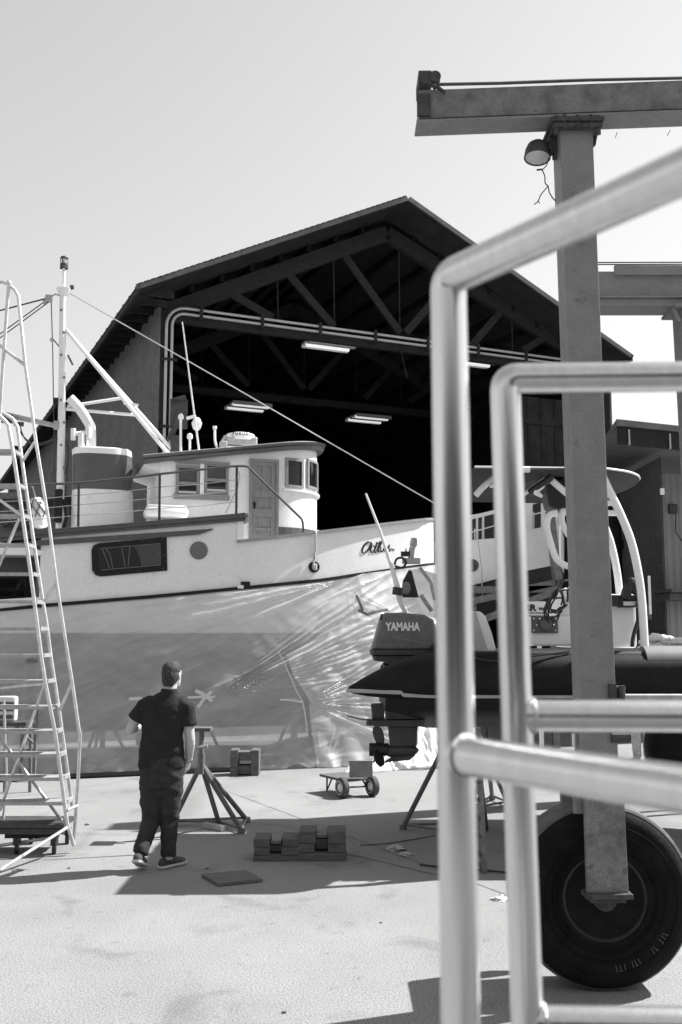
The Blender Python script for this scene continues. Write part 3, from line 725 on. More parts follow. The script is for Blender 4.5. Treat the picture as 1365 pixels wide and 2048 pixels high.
# funnel
fc = [bp(142, 1050, TC), bp(264, 1046, TC)]
def oval(z, sc, sh=0.0, n=36):
    cx = (fc[0].x + fc[1].x) / 2 + sh; hl, hw = (fc[1].x - fc[0].x) / 2 * sc, .36 * sc; o_ = []
    for k in range(n):
        a = 2 * math.pi * k / n; c_, s_ = math.cos(a), math.sin(a)
        o_.append((cx + math.copysign(abs(c_) ** .62, c_) * hl, TC + math.copysign(abs(s_) ** .8, s_) * hw, z))
    return o_
zf = [bp(200, v, TC).z for v in (1060, 984, 914, 903)]
b = MB(BM); b.loft([oval(zf[0], 1.03, .02), oval(zf[1], 1.0)]); fn = b.build('funnel', M_['white'], boat, smooth=True)
b = MB(BM); b.loft([oval(zf[1], 1.002), oval(zf[2], .985, -.02)]); b.build('funnel_band', M_['band'], fn, smooth=True)
b = MB(BM); b.loft([oval(zf[2], .99, -.02), oval(zf[3], .985, -.03), oval(zf[3] + .02, .93, -.03), oval(zf[3] - .02, .88, -.03)]); b.build('funnel_rim', M_['white_gloss'], fn, smooth=True)
b = MB(BM); b.tube(crom([bp(182, 915, TC), bp(182, 860, TC), bp(178, 846, TC), bp(160, 818, TC), bp(140, 796, TC)], 5), .085, 14); b.build('exhaust_pipe', M_['white'], fn, smooth=True)
b = MB(BM); b.tube([bp(163, 915, TC - .1), bp(163, 866, TC - .1)], .055, 12); b.tube([bp(148, 868, TC - .1), bp(178, 864, TC - .1)], .035, 10); b.tube([bp(147, 880, TC - .1), bp(147, 857, TC - .1)], .042, 12); b.tube([bp(177, 876, TC - .1), bp(177, 854, TC - .1)], .042, 12); b.tube([bp(174, 905, TC - .1), bp(175, 872, TC - .1)], .02, 8)
b.build('vent_pipe', M_['white'], fn, smooth=True)
# mast with its lamps and stays
mb_ = MB(BM); mb_.tube([bp(120, 1062, TC), bp(124, 830, TC), bp(126, 600, TC), bp(126.5, 590, TC)], [.068, .06, .055, .055], 12)
mb_.tube([bp(126, 592, TC), bp(127.5, 585, TC), bp(128, 578, TC)], [.06, .1, .125], 12); mb_.tube([bp(128, 580, TC), bp(128.5, 536, TC)], .026, 8)
mast = mb_.build('mast', M_['white'], boat, smooth=True)
b = MB(BM); p = bp(128.5, 537, TC); b.lathe([(.07, 0), (.07, .02), (.045, .03)], p, (0, 0, 1), 14); b.lathe([(.045, .17), (.07, .18), (.06, .2), (.02, .22)], p, (0, 0, 1), 14)
for k in range(6): a = k * math.pi / 3; b.tube([p + Vector((.06 * math.cos(a), .06 * math.sin(a), .02)), p + Vector((.06 * math.cos(a), .06 * math.sin(a), .19))], .006, 4)
b.lathe([(.065, .045), (.065, .08)], p, (0, 0, 1), 14)
b.build('mast_light', M_['steel_dark'], mast); b = MB(BM); b.lathe([(.042, .03), (.046, .06), (.046, .13), (.042, .17)], p, (0, 0, 1), 14); b.build('mast_light', M_['lens'], mast, smooth=True)
b = MB(BM); p = bp(144.5, 578, TC); b.lathe([(.03, 0), (.036, .03), (.036, .06), (.03, .06)], p, (0, 0, 1), 10); b.tube([bp(140, 580, TC), p], .01, 5); b.build('mast_light', M_['steel_dark'], mast)
b = MB(BM)
for k in range(9):
    v = 620 + k * 45; p = bp(122.5 + (k % 2) * 6, v, TC - .05); b.box(p, (.035, .05, .03))
b.bar(bp(136, 710, TC), bp(146, 730, TC), .03, .03); b.tube([bp(104, 675, TC), bp(126, 702, TC)], .012, 5); split_build(b, 'mast_cleat', M_['steel_mid'], mast)
b = MB(BM); b.tube([bp(130, 656, TC), bp(341, 912, TC - .35)], .035, 8); b.tube([bp(172, 705, TC), bp(356, 912, TC + .3)], .035, 8)
b.tube([bp(135, 813, TC), bp(245, 796, TC)], .028, 8); b.tube([bp(132, 818, TC), bp(272, 830, TC)], .028, 8); b.bar(bp(248, 806, TC), bp(277, 811, TC), .1, .03)
split_build(b, 'mast_strut', M_['white'], mast, True)
b = MB(BM); b.tube([bp(-140, 795, TC), bp(0, 827, TC), bp(110, 851, TC)], [.05, .05, .04], 8); b.box(bp(115, 851, TC), (.12, .09, .14)); b.build('boom', M_['alu_dull'], mast, smooth=True)
b = MB(BM); b.box(bp(14, 838, TC - .1), (.2, .1, .12)); b.box(bp(38, 848, TC - .1), (.16, .08, .06)); b.tube(crom([bp(30, 840, TC), bp(45, 870, TC), bp(70, 888, TC), bp(105, 880, TC), bp(128, 878, TC), bp(137, 890, TC), bp(136, 925, TC), bp(130, 950, TC)], 5), .012, 5)
b.tube(crom([bp(40, 850, TC), bp(52, 880, TC), bp(80, 890, TC), bp(118, 876, TC), bp(135, 895, TC), bp(134, 960, TC), bp(128, 1000, TC)], 5), .01, 5); b.tube(crom([bp(112, 935, TC), bp(104, 950, TC), bp(108, 968, TC)], 4), .01, 5)
b.build('boom_tackle', M_['steel_dark'], mast)
b = MB(BM); b.tube([bp(103, 601, TC), bp(106, 700, TC), bp(110, 975, TC)], .009, 5); b.tube([bp(-90, 645, TC), bp(0, 621, TC), bp(96, 596, TC)], .014, 5); b.tube([bp(-90, 735, TC), bp(0, 668, TC), bp(94, 600, TC)], .01, 5); b.tube([bp(-90, 745, TC), bp(0, 676, TC), bp(98, 604, TC)], .01, 5)
split_build(b, 'halyard', M_['rope_dark'], mast)
b = MB(BM); b.box(bp(98, 597, TC), (.12, .06, .13), None, .02); b.box(bp(90, 604, TC), (.07, .05, .07), None, .01); b.tube([bp(102, 593, TC), bp(112, 588, TC), bp(122, 592, TC)], .014, 5); b.ball(bp(104, 680, TC), .035, 8); b.build('pulley_block', M_['alu_dull'], mast)
b = MB(BM); b.tube([bp(135, 584, TC), bp(470, 775, TC), bp(905, 1027, TC)], .011, 5); b.build('forestay', M_['cream'], mast)
b = MB(BM); b.box(bp(117, 1012, TC - .1), (.13, .12, .55), None, .02); b.box(bp(112, 802, TC), (.06, .06, .1)); b.tube([bp(128, 1000, TC - .1), bp(133, 1035, TC - .2), bp(127, 1056, TC - .1)], .03, 6); split_build(b, 'mast_winch', M_['guard'], mast)
# things bolted to the wheelhouse roof
def zr(u, v, t): return bp(u, v, t)
b = MB(BM); b.tube([bp(400, 912, TC - .3), bp(365, 644, TC - .3)], [.018, .010], 6); b.tube([bp(390, 906, TC - .4), bp(399, 898, TC - .3), bp(405, 908, TC - .2)], .012, 5); b.build('whip_antenna', M_['white'], house, smooth=True)
b = MB(BM); b.tube([bp(362, 915, TC), bp(362, 836, TC)], .022, 8); b.lathe([(.045, 0), (.045, .06), (.02, .09)], bp(362, 838, TC), (0, 0, 1), 12); b.tube([bp(380, 915, TC - .1), bp(380, 876, TC - .1)], .02, 8); b.lathe([(.04, 0), (.052, .03), (.045, .08), (.01, .1)], bp(380, 878, TC - .1), (0, 0, 1), 12)
b.tube(crom([bp(441, 905, TC - .1), bp(434, 893, TC - .1), bp(430.5, 880, TC - .1), bp(430, 856, TC - .1)], 5), .022, 8); b.lathe([(.035, 0), (.035, .05)], bp(430, 858, TC - .1), (0, 0, 1), 10)
split_build(b, 'roof_post', M_['white'], house, True)
b = MB(BM); p = bp(394, 848, TC); b.ball(p, (.085, .085, .125), 14); b.tube([bp(374, 837, TC), bp(392, 832, TC)], .03, 6); b.lathe([(.088, -.01), (.092, .01), (.088, .03)], p, (0, 0, 1), 16); b.build('floodlight', M_['white_gloss'], house, smooth=True)
b = MB(BM); p = bp(479, 886, TC); b.box(p, (.56, .45, .17), None, .03); b.tube([bp(440, 905, TC - .2), bp(447, 880, TC - .2), bp(452, 872, TC - .2)], .03, 6); b.box(bp(447, 894, TC - .2), (.12, .14, .2), None, .02); b.build('radar_base', M_['alu_dull'], house)
b = MB(BM); p = bp(481, 881, TC); b.lathe([(.26, -.02), (.27, .0), (.265, .06), (.24, .1), (.15, .125), (.01, .13)], p, (0, 0, 1), 36); b.box(bp(478, 901, TC), (.6, .5, .05)); rd = b.build('radar_dome', M_['white_gloss'], house, smooth=True)
q = bp(478, 876, TC - .275)
b = None
for k, ch in enumerate('FURUNO'):
    a = (k - 2.5) * .23 - .1; R0 = .266
    pos = Vector((p.x + R0 * math.sin(a), TC - R0 * math.cos(a), p.z + .066)); xd = Vector((math.cos(a), math.sin(a), 0)); m = Matrix((xd, Vector((0, 0, 1)), xd.cross(Vector((0, 0, 1))))).transposed().to_4x4(); m.translation = pos
    o = text_mesh(ch, .068, BM @ m, M_['letter_b'], 'lettering', rd, .001, .002)
b = MB(BM); b.box(bp(358, 828, TC + .3), (.3, .1, .5)); b.bar(bp(343, 805, TC + .3), bp(372, 797, TC + .3), .1, .12); b.bar(bp(340, 880, TC + .3), bp(362, 820, TC + .3), .14, .1); b.bar(bp(350, 905, TC + .3), bp(352, 872, TC + .3), .16, .16); b.tube([bp(372, 800, TC + .3), bp(372, 838, TC + .3)], .02, 6); b.build('winch_head', M_['steel_dark'], house)
b = MB(BM); b.tube([bp(541, 895, TC - .3), bp(553, 893, TC - .3)], .025, 8); b.tube([bp(590, 891, TC - .2), bp(600, 891, TC - .2)], .02, 6); split_build(b, 'roof_fitting', M_['white_gloss'], house)
# loose things on the deck
b = MB(BM); c = bp(332, 1027, .7); t_ = bmesh.new(); b.box(c, (.66, .42, .17), None, .06); b.box(c + Vector((0, 0, .09)), (.60, .36, .05), None, .02)
tag(b.build('deck_box', M_['white_gloss'], None, smooth=True), 'low white moulded box lying on the raised deck beside the funnel', 'box')
fd = thing('fender', 'white netted fender hanging on the rail near the boat mast', 'fender', BM @ bp(74, 1050, .45))
b = MB(BM); a, c = bp(72, 996, .45), bp(84, 1056, .45); b.tube(crom([a, a.lerp(c, .15), a.lerp(c, .5), a.lerp(c, .85), c], 3), [.05] + [.12] * 11 + [.06], 12) if False else b.tube([a, a.lerp(c, .08), a.lerp(c, .3), a.lerp(c, .7), a.lerp(c, .95), c], [.06, .10, .125, .135, .12, .07], 14); b.build('fender_body', M_['white'], fd, smooth=True)
b = MB(BM)
for k in range(7):
    for d in (-1, 1):
        pts = []
        for i in range(7):
            f = .05 + .6 * i / 6; ang = k * 2 * math.pi / 7 + d * i * .2; r = .135; q = a.lerp(c, f); pts.append(q + Vector((r * math.cos(ang), r * math.sin(ang), 0)))
        b.tube(pts, .009, 4)
b.build('netting', M_['rope_dark'], fd)
b = MB(BM); b.tube(crom([a, a + Vector((-.05, -.1, .15)), bp(60, 972, TR)], 4), .01, 5); b.build('lanyard', M_['rope'], fd)
b = MB(BM)
for k in range(5):
    c = bp(20 + k * 13, 1046 - k, .5); pts = [c + Vector((.09 * math.cos(i * .7), .05 * math.sin(i * .7), .05 * math.sin(i * 1.3 + k))) for i in range(11)]; b.tube(crom(pts, 3), .025, 6)
tag(b.build('rope_coil', M_['rope_dark'], None, smooth=True), 'dark heap of rope on the aft deck by the rolling ladder', 'rope')

# ------------------------------------------------------------------ plastic sheeting hung from the guard to the ground
ptop = Line([(-80, 1229), (300, 1200), (480, 1183), (650, 1165), (697, 1157), (722, 1148), (862, 1131)])
def anchor(u, v):
    p = bp(u, v, .06); return p.x, p.z
ANC = [  # anchor, direction range (degrees, 0 = towards the bow, 90 = up), reach in m, number of folds, depth
    (anchor(424, 1392), (4, 42), 4.6, 17, .075), (anchor(607, 1404), (-32, 38), 3.0, 15, .06), (anchor(607, 1404), (150, 200), 1.0, 5, .015),
    (anchor(855, 1255), (150, 232), 1.7, 13, .05), (anchor(700, 1156), (176, 207), 4.2, 10, .06), (anchor(700, 1156), (250, 330), .9, 6, .03),
    (anchor(120, 1540), (20, 75), 1.6, 9, .02), (anchor(640, 1535), (20, 160), .7, 9, .03), (anchor(860, 1460), (110, 200), 1.1, 9, .05), (anchor(470, 1550), (10, 60), .9, 7, .03)]
pl = thing('plastic_sheet', 'translucent plastic sheeting taped along the workboat hull and hanging to the ground', 'plastic sheet', BM @ Vector((1.5, 0, 0)))
NI, NJ = 430, 190; s0_, s1_ = -4.2, 6.35
def sheet(s, w):
    zt = ptop(s); z = zt * (1 - w) + .012 * w
    tt = ts(min(s, SB)) - .05
    t = tt + (-.02 - tt) * (w ** 1.25)
    t -= .05 * math.sin(w * math.pi) * (.3 + .7 * min(1, max(0, (s - 1) / 2)))
    d = 0
    for (ax, az), (a0, a1), reach, nf, dep in ANC:
        dx, dz = s - ax, z - az; r = math.hypot(dx, dz)
        if r > reach or r < .02: continue
        a = math.degrees(math.atan2(dz, dx)) % 360; lo = a0 % 360; rel = (a - lo) % 360; span = a1 - a0
        if rel > span: continue
        x = rel / span; env = math.sin(math.pi * x) ** .6 * min(1, r / .35) * (1 - r / reach) ** .55
        ph = x * nf + 1.5 * noise.noise(Vector((x * 5, ax * 3, 0))) + .35 * noise.noise(Vector((r * 2.2, x * 4, az)))
        rid = (1 - abs(2 * (ph % 1) - 1)) ** (1.6 + 1.4 * noise.noise(Vector((math.floor(ph) * 1.9, ax, 4)))) * (.45 + .8 * noise.noise(Vector((math.floor(ph) * 3.7, az, 1))))
        d += dep * env * rid
    d += .05 * noise.noise(Vector((s * .9 - z * .5, z * 1.0, 3))) * min(1, (zt - z) * 1.5) + .02 * noise.noise(Vector((s * 1.8 - z, z * 2.6, 8))) + .007 * noise.noise(Vector((s * 4, z * 6 + s * 3, 5)))
    cu, cv_ = s * .9 + z * .43, -s * .43 + z * .9
    d += .035 * max(0, 1 - 2.2 * abs(noise.noise(Vector((cu * .55, cv_ * 3.2, 31))))) ** 4 * max(0, .35 + noise.noise(Vector((s * .8, z * .9, 41)))) + .02 * max(0, 1 - 2.2 * abs(noise.noise(Vector((cu * .9, cv_ * 6.5, 35))))) ** 3 * max(0, .3 + noise.noise(Vector((s * 1.1, z * 1.2, 45))))
    if w > .93: d += (w - .93) * 1.6 * (noise.noise(Vector((s * 5, 1, 0))) * .9 + .3 + (1.2 if s > 3.6 else 0) * (s - 3.6) * .5) 
    return Vector((s, t - d, z + (0.10 * max(0, noise.noise(Vector((s * 3, 0, 7)))) * max(0, w - .94) / .06 if s > 3.0 else 0)))
b = MB(BM)
rows = [[b.bm.verts.new(sheet(s0_ + (s1_ - s0_) * i / NI, (j / NJ))) for j in range(NJ + 1)] for i in range(NI + 1)]
for i in range(NI):
    for j in range(NJ): b.bm.faces.new((rows[i][j], rows[i + 1][j], rows[i + 1][j + 1], rows[i][j + 1]))
b.build('film', M_['plastic'], pl, smooth=True)
b = MB(BM); NK = 120; far = []
for i in range(NK + 1):
    s = s0_ + (5.9 - s0_) * i / NK; t0_ = 2 * TC - ts(s) + .05; far.append([b.bm.verts.new((s, t0_ + (2 * TC + .1 - t0_) * (j / 14) ** 1.2 + .03 * noise.noise(Vector((s * 2, j * .5, 2))), guard(s) * (1 - j / 14) + .015)) for j in range(15)])
for i in range(NK):
    for j in range(14): b.bm.faces.new((far[i][j], far[i + 1][j], far[i + 1][j + 1], far[i][j + 1]))
b.build('film', M_['plastic'], pl, smooth=True)
def on_sheet(u, v, off=.02):
    lo = bp(u, v, .0); t = lo.y
    for _ in range(12):
        p = bp(u, v, t); w = 1 - (p.z - .012) / max(ptop(p.x) - .012, .1); t = .5 * t + .5 * (sheet(p.x, min(max(w, 0), 1)).y - off - (.07 if u > 550 else 0))
    return bp(u, v, t)
EDGE = [(1148, 702), (1200, 716), (1226, 732), (1242, 690), (1300, 557), (1350, 580), (1403, 607), (1466, 615), (1545, 628)]
def edge_s(w):
    v = 1150 + w * 392
    for (v0, u0), (v1, u1) in zip(EDGE, EDGE[1:]):
        if v <= v1: break
    u = u0 + (u1 - u0) * min(1, max(0, (v - v0) / (v1 - v0))); return bp(u, v, .1 + .5 * (1 - w)).x
b = MB(BM); rows = []; NA, NB = 150, 170
for j in range(NB + 1):
    w = j / NB; e0 = edge_s(w) + .04 * noise.noise(Vector((w * 9, 0, 0))); r = []
    for i in range(NA + 1):
        s = e0 + (6.3 - e0) * i / NA; p = sheet(s, w)
        p.y -= .02 + .05 * max(0, noise.noise(Vector((s * 1.6, p.z * 1.4, 11)))) + .02 * noise.noise(Vector((s * 4 + p.z * 2, p.z * 3, 5))) + .03 * abs(noise.noise(Vector((s * 2.5 - p.z * 2.5, (s + p.z) * .8, 21)))); r.append(b.bm.verts.new(p))
    rows.append(r)
for j in range(NB):
    for i in range(NA): b.bm.faces.new((rows[j][i], rows[j][i + 1], rows[j + 1][i + 1], rows[j + 1][i]))
b.build('film', M_['plastic'], pl, smooth=True)
b = MB(); rows = []                                  # bunched bright heap at the foot of the bow
tops = [(700, 1536), (735, 1526), (775, 1512), (805, 1490), (828, 1452), (838, 1430), (862, 1424), (885, 1428)]
bots = [(690, 1546), (730, 1545), (770, 1543), (800, 1541), (835, 1537), (860, 1533), (885, 1530), (905, 1526)]
tp = crom([Vector((u, v, 0)) for u, v in tops], 12); bt = crom([Vector((u, v, 0)) for u, v in bots], 12)
for i, (p, q) in enumerate(zip(tp, bt)):
    g0 = G(q.x, q.y); t_ = P(p.x, p.y, g0.y + .45); r = []
    for k in range(31):
        f = k / 30; c = t_.lerp(g0, f); c.z = t_.z * (1 - f) ** 1.5 + .01; n_ = .10 * noise.noise(Vector((i * .16 + f * .6, f * 1.2, 0))) + .07 * noise.noise(Vector((i * .35 - f, f * 3, 4)))
        c.y -= n_ * (1 - .4 * f); c.z += abs(.10 * noise.noise(Vector((i * .22, f * 5, 9)))) * math.sin(f * math.pi); r.append(b.bm.verts.new(c))
    rows.append(r)
for i in range(len(rows) - 1):
    for k in range(30): b.bm.faces.new((rows[i][k], rows[i + 1][k], rows[i + 1][k + 1], rows[i][k + 1]))
b.build('loose_film', M_['plastic_white'], pl, smooth=True)
def tape(pts, w, m, nm='tape'):
    b = MB(BM); q = [on_sheet(*p) for p in pts]; rr = []
    for i in range(len(q)):
        d = (q[min(i + 1, len(q) - 1)] - q[max(i - 1, 0)]); nrm = Vector((-d.z, 0, d.x)).normalized() * w / 2
        rr.append([q[i] + nrm, q[i] - nrm, q[i] - nrm + Vector((0, .004, 0)), q[i] + nrm + Vector((0, .004, 0))])
    b.loft(rr); return b.build(nm, m, pl)
tape([(391, 1381), (408, 1389), (425, 1402)], .055, M_['tape']); tape([(424, 1383), (408, 1398), (396, 1415)], .05, M_['tape']); tape([(376, 1395), (400, 1394), (430, 1394)], .035, M_['tape']); tape([(258, 1398), (270, 1397.5), (284, 1397)], .05, M_['tape'])
tape([(557, 1301), (566, 1320), (580, 1350), (595, 1385), (606, 1404), (611, 1430), (615, 1466)], .018, M_['tape']); tape([(560, 1399), (580, 1400), (606, 1404)], .03, M_['tape'])
tape([(713, 1190), (720, 1206), (726, 1222)], .045, M_['tape_dark']); tape([(717, 1220), (735, 1229), (752, 1224), (777, 1219)], .045, M_['tape_dark'])
b = MB(BM); q0, q1 = bp(-80, 1561, 0), bp(480, 1547, 0)
b.tube([Vector((q0.x, -.10, .03)), Vector(((q0.x + q1.x) / 2, -.11, .03)), Vector((q1.x, -.07, .025))], [(.03, .05)] * 3, 6); tag(b.build('hem_strip', M_['guard'], pl), None)  # black strip along the foot of the sheet
# keel blocks and props that show dimly through the sheet
def prop(u, v, t, label):
    p = bp(u, v, t); w = BM @ p; th_ = thing('hull_prop', label, 'prop', (w.x, w.y, 0), 'props holding the hull up behind the plastic')
    b = MB(); a = Vector((w.x, w.y, 1.3))
    b.tube([(w.x, w.y, .3), a], .04, 8); b.build('screw_post', M_['steel_dark'], th_)
    for k in range(3):
        an = 2 * math.pi * k / 3 + .4; f = Vector((w.x + .45 * math.cos(an), w.y + .45 * math.sin(an), .02)); b = MB(); b.tube([Vector((w.x, w.y, .95)), f], .025, 6); b.build('leg', M_['steel_dark'], th_)
    b = MB(); b.box((w.x, w.y, 1.32), (.3, .3, .05)); b.build('pad', M_['timber'], th_)
prop(205, 1500, .75, 'tripod prop dim behind the plastic beside the step ladder'); prop(590, 1500, .75, 'tripod prop dim behind the plastic above the hand cart'); prop(395, 1500, .8, 'tripod prop dim behind the plastic at the taped cross')
kb = thing('keel_block', 'dark timber keel block dim behind the plastic skirt', 'block', BM @ Vector((1.5, TC, 0)))
b = MB(BM); b.box((1.5, TC, .1), (.4, 1.2, .2)); b.build('lower_timber', M_['timber'], kb); b = MB(BM); b.box((1.5, TC, .3), (1.0, .35, .19)); b.build('upper_timber', M_['timber'], kb)
# H-shaped crib standing against the plastic
c = G(491, 1549); cr = thing('cribbing_frame', 'dark timber H-shaped crib standing against the foot of the plastic sheet', 'block', c)
b = MB()
for x in (-.15, .15): b.box(c + Vector((x, 0, .18)), (.11, .3, .36))
split_build(b, 'upright', M_['timber'], cr); b = MB(); b.box(c + Vector((0, .02, .08)), (.19, .26, .12)); b.box(c + Vector((0, .02, .27)), (.19, .26, .12)); split_build(b, 'crosspiece', M_['timber'], cr)

# ------------------------------------------------------------------ second yacht, right, in front of the shed
YX = Vector((math.cos(R(-14)), math.sin(R(-14)), 0)); YN = Vector((math.sin(R(14)), math.cos(R(14)), 0)); Y0 = P(940, 1150, 18.3); Y0.z = 0
YM = Matrix(((YX.x, YN.x, 0, Y0.x), (YX.y, YN.y, 0, Y0.y), (0, 0, 1, 0), (0, 0, 0, 1)))
def yp(u, v, t=0.0):
    p = on_plane(u, v, Y0 + YN * t, YN) - Y0; return Vector((p.dot(YX), t, p.z))
ya = thing('motor_yacht', 'white motor yacht with side windows standing behind the inflatable boat', 'boat', Y0)
b = MB(YM); b.prism([yp(870, 1190), yp(870, 1085), yp(985, 1077), yp(1120, 1046), yp(1120, 1128), yp(1060, 1140), yp(985, 1160)], (0, 3.0, 0)); b.build('hull', M_['cream'], ya)
b = MB(YM); b.prism([yp(870, 1190, .05), yp(985, 1160, .05), yp(1060, 1140, .05), yp(1120, 1128, .05), yp(1115, 1180, .05), yp(1000, 1230, .05), yp(870, 1250, .05)], (0, 2.9, 0)); b.build('hull_bottom', M_['antifoul'], ya)
b = MB(YM); b.prism([yp(880, 1085, .25), yp(880, 1040, .25), yp(960, 1027, .25), yp(1110, 990, .25), yp(1112, 1048, .25), yp(985, 1077, .25)], (0, 2.5, 0)); b.build('cabin', M_['cream'], ya)
for u0, u1 in ((944, 952), (957, 964), (969, 990), (1066, 1082), (1092, 1100)):
    k = lambda u: 1027 - (u - 960) * .247
    b = MB(YM); b.prism([yp(u0, k(u0) + 8, .24), yp(u1, k(u1) + 8, .24), yp(u1, k(u1) + 58, .24), yp(u0, k(u0) + 58, .24)], (0, .03, 0)); b.build('window', M_['glass'], ya)
b = MB(YM); b.tube([yp(935, 1067, -.1), yp(1100, 1020, -.1)], .012, 5)
for u in (950, 1010, 1068): b.tube([yp(u, 1062 - (u - 935) * .28, -.1), yp(u, 1085 - (u - 935) * .2, -.05)], .012, 5)
b.build('handrail', M_['alu'], ya)
b = MB(YM); q = yp(945, 1131, -.005); b.lathe([(.10, 0), (.11, .006), (.12, 0)], q, (0, -1, 0), 24); b.tube([q + Vector((0, -.006, .06)), q + Vector((0, -.006, -.06))], .012, 5); b.tube(crom([q + Vector((-.05, -.006, -.02)), q + Vector((0, -.006, -.06)), q + Vector((.05, -.006, -.02))], 4), .012, 5); b.build('anchor_badge', M_['band'], ya)
b = MB(YM); b.tube([yp(957, 1080, -.15), yp(964, 1140, -.15), yp(965, 1200, -.15)], .012, 5); b.build('line', M_['rope'], ya)
b = MB(); 
for a, c in (((935, 1205), (1110, 1165)), ((940, 1250), (1115, 1180)), ((935, 1180), (1110, 1178))): b.bar(P(*a, 17.9), P(*c, 17.9), .09, .12)
for u in (945, 1005, 1105): b.bar(P(u, 1170, 18.0), Vector((P(u, 1170, 18.0).x, 18.0, 0)), .12, .12)
b.bar(P(1100, 1030, 17.7), P(1115, 1160, 17.7), .12, .3)
tag(b.build('yacht_cradle', M_['steel_mid'], None), 'timber and steel cradle bars under the white motor yacht', 'cradle')
sg = thing('sign_board', 'white sign board with black lettering RR YAC behind the inflatable boat', 'sign', P(1072, 1235, 16.0))
b = MB(); a, c = P(1038, 1203, 16), P(1092, 1237, 16); b.box(((a.x + c.x) / 2, 16, (a.z + c.z) / 2), (c.x - a.x, .04, a.z - c.z)); b.bar((a.x + .1, 16.06, c.z), (a.x + .1, 16.06, 0), .06, .06); b.bar((c.x - .1, 16.06, c.z), (c.x - .1, 16.06, 0), .06, .06); b.build('panel', M_['white'], sg)
def flat(u, v, Y): m = Matrix(((1, 0, 0), (0, 0, -1), (0, 1, 0))).to_4x4(); m.translation = P(u, v, Y); return m
text_mesh('RR', .135, flat(1060, 1216, 15.97), M_['letter_b'], 'lettering', sg, .002, .007, 1.2)
text_mesh('YAC', .052, flat(1084, 1218, 15.97), M_['letter_b'], 'lettering', sg, .002, .004)
b = MB()
for v in (1226, 1232):
    for k in range(9): p = P(1054 + k * 4, v, 15.975); b.box(p, (.022, .004, .02))
b.build('small_print', M_['letter_b'], sg)
# ------------------------------------------------------------------ near boat hoist
NY = 5.85
hoist = thing('boat_hoist', 'grey steel boat hoist leg with one big tyre close behind the stainless railing', 'boat hoist', (P(1215, 1900, NY).x, NY, 0))
def hb(u, v, dy=0.0): return P(u, v, NY + dy)
EX = 2200
def ln(u, v0, k=-.0375): return v0 + (u - 833) * k
b = MB(); dpt = .26
def beam_bar(mb, vt, vb, d0, d1, u0=833, u1=EX):
    a0, a1 = hb(u0, vt), hb(u0, vb); c0, c1 = hb(u1, ln(u1, vt)), hb(u1, ln(u1, vb)); X = a0.x
    q = lambda p, d: Vector((p.x, NY + d, p.z))
    mb.loft([[q(a0, d0), q(a0, d1), q(a1, d1), q(a1, d0)], [q(c0, d0), q(c0, d1), q(c1, d1), q(c1, d0)]])
beam_bar(b, 180, 237, .0, .15, 838); bm_ = b.build('top_beam', M_['lift_dirty'], hoist, bevel=.004)
b = MB(); beam_bar(b, 237.5, 243, .03, .13, 836); b.build('beam_recess', M_['rust'], bm_)
b = MB(); beam_bar(b, 243.5, 249, -.03, .155, 833); b.build('lower_beam', M_['lift'], hoist, bevel=.004)
b = MB(); p = hb(848, 185, .1); b.box(p + Vector((-.0, -.02, .03)), (.085, .22, .09), None, .008); b.box(hb(848, 210, -.008), (.085, .016, .15), None, .003); b.tube([p + Vector((.06, -.14, .03)), p + Vector((.06, -.06, .03))], .036, 14)
b.bar(hb(872, 172, -.04), hb(891, 186, -.04), .03, .012); b.tube([hb(868, 168, -.03), hb(870, 178, -.03)], .012, 6); b.build('end_bracket', M_['rust'], hoist)
b = MB(); b.tube([hb(870, 169, .0), hb(1000, 166.5, 0), hb(1150, 161, 0), hb(1180, 160, 0), hb(1600, 151, 0), hb(EX, 140, 0)], .010, 6); b.build('hoist_cable', M_['steel_dark'], hoist)
b = MB(); # column, slightly leaning
t0, t1 = hb(1152.5, 240, 0), hb(1213, 1800, 0); cw, cd = .204, .21
def colpt(z):
    f = (z - t1.z) / (t0.z - t1.z); return t1.x + (t0.x - t1.x) * f
def crect(z, w=cw, d0=.0, d1=cd): x = colpt(z); return [Vector((x - w / 2, NY + d0, z)), Vector((x + w / 2, NY + d0, z)), Vector((x + w / 2, NY + d1, z)), Vector((x - w / 2, NY + d1, z))]
zk = hb(1200, 1600).z
b.loft([crect(t0.z - .045), crect(zk)]); cm = b.build('column', M_['lift'], hoist, bevel=.006)
b = MB(); zt = t0.z - .02; x = colpt(zt); b.box((x - .0, NY + .11, zt - .0), (.32, .34, .028)); b.box((x, NY + .11, zt - .035), (.30, .32, .025))
for sx in (-1, 1):
    b.prism([(x + sx * .095, NY + .08, zt - .05), (x + sx * .15, NY + .08, zt - .05), (x + sx * .14, NY + .08, zt - .10), (x + sx * .1, NY + .08, zt - .14)], (0, .02, 0))
    for dy in (-.03, .25): b.tube([(x + sx * .13, NY + dy, zt + .03), (x + sx * .13, NY + dy, zt - .09)], .014, 6)
for k in range(3): b.tube([(x - .08 + k * .08, NY - .04, zt + .03), (x - .08 + k * .08, NY - .04, zt - .06)], .012, 6)
b.build('bolted_plate', M_['rust'], hoist)
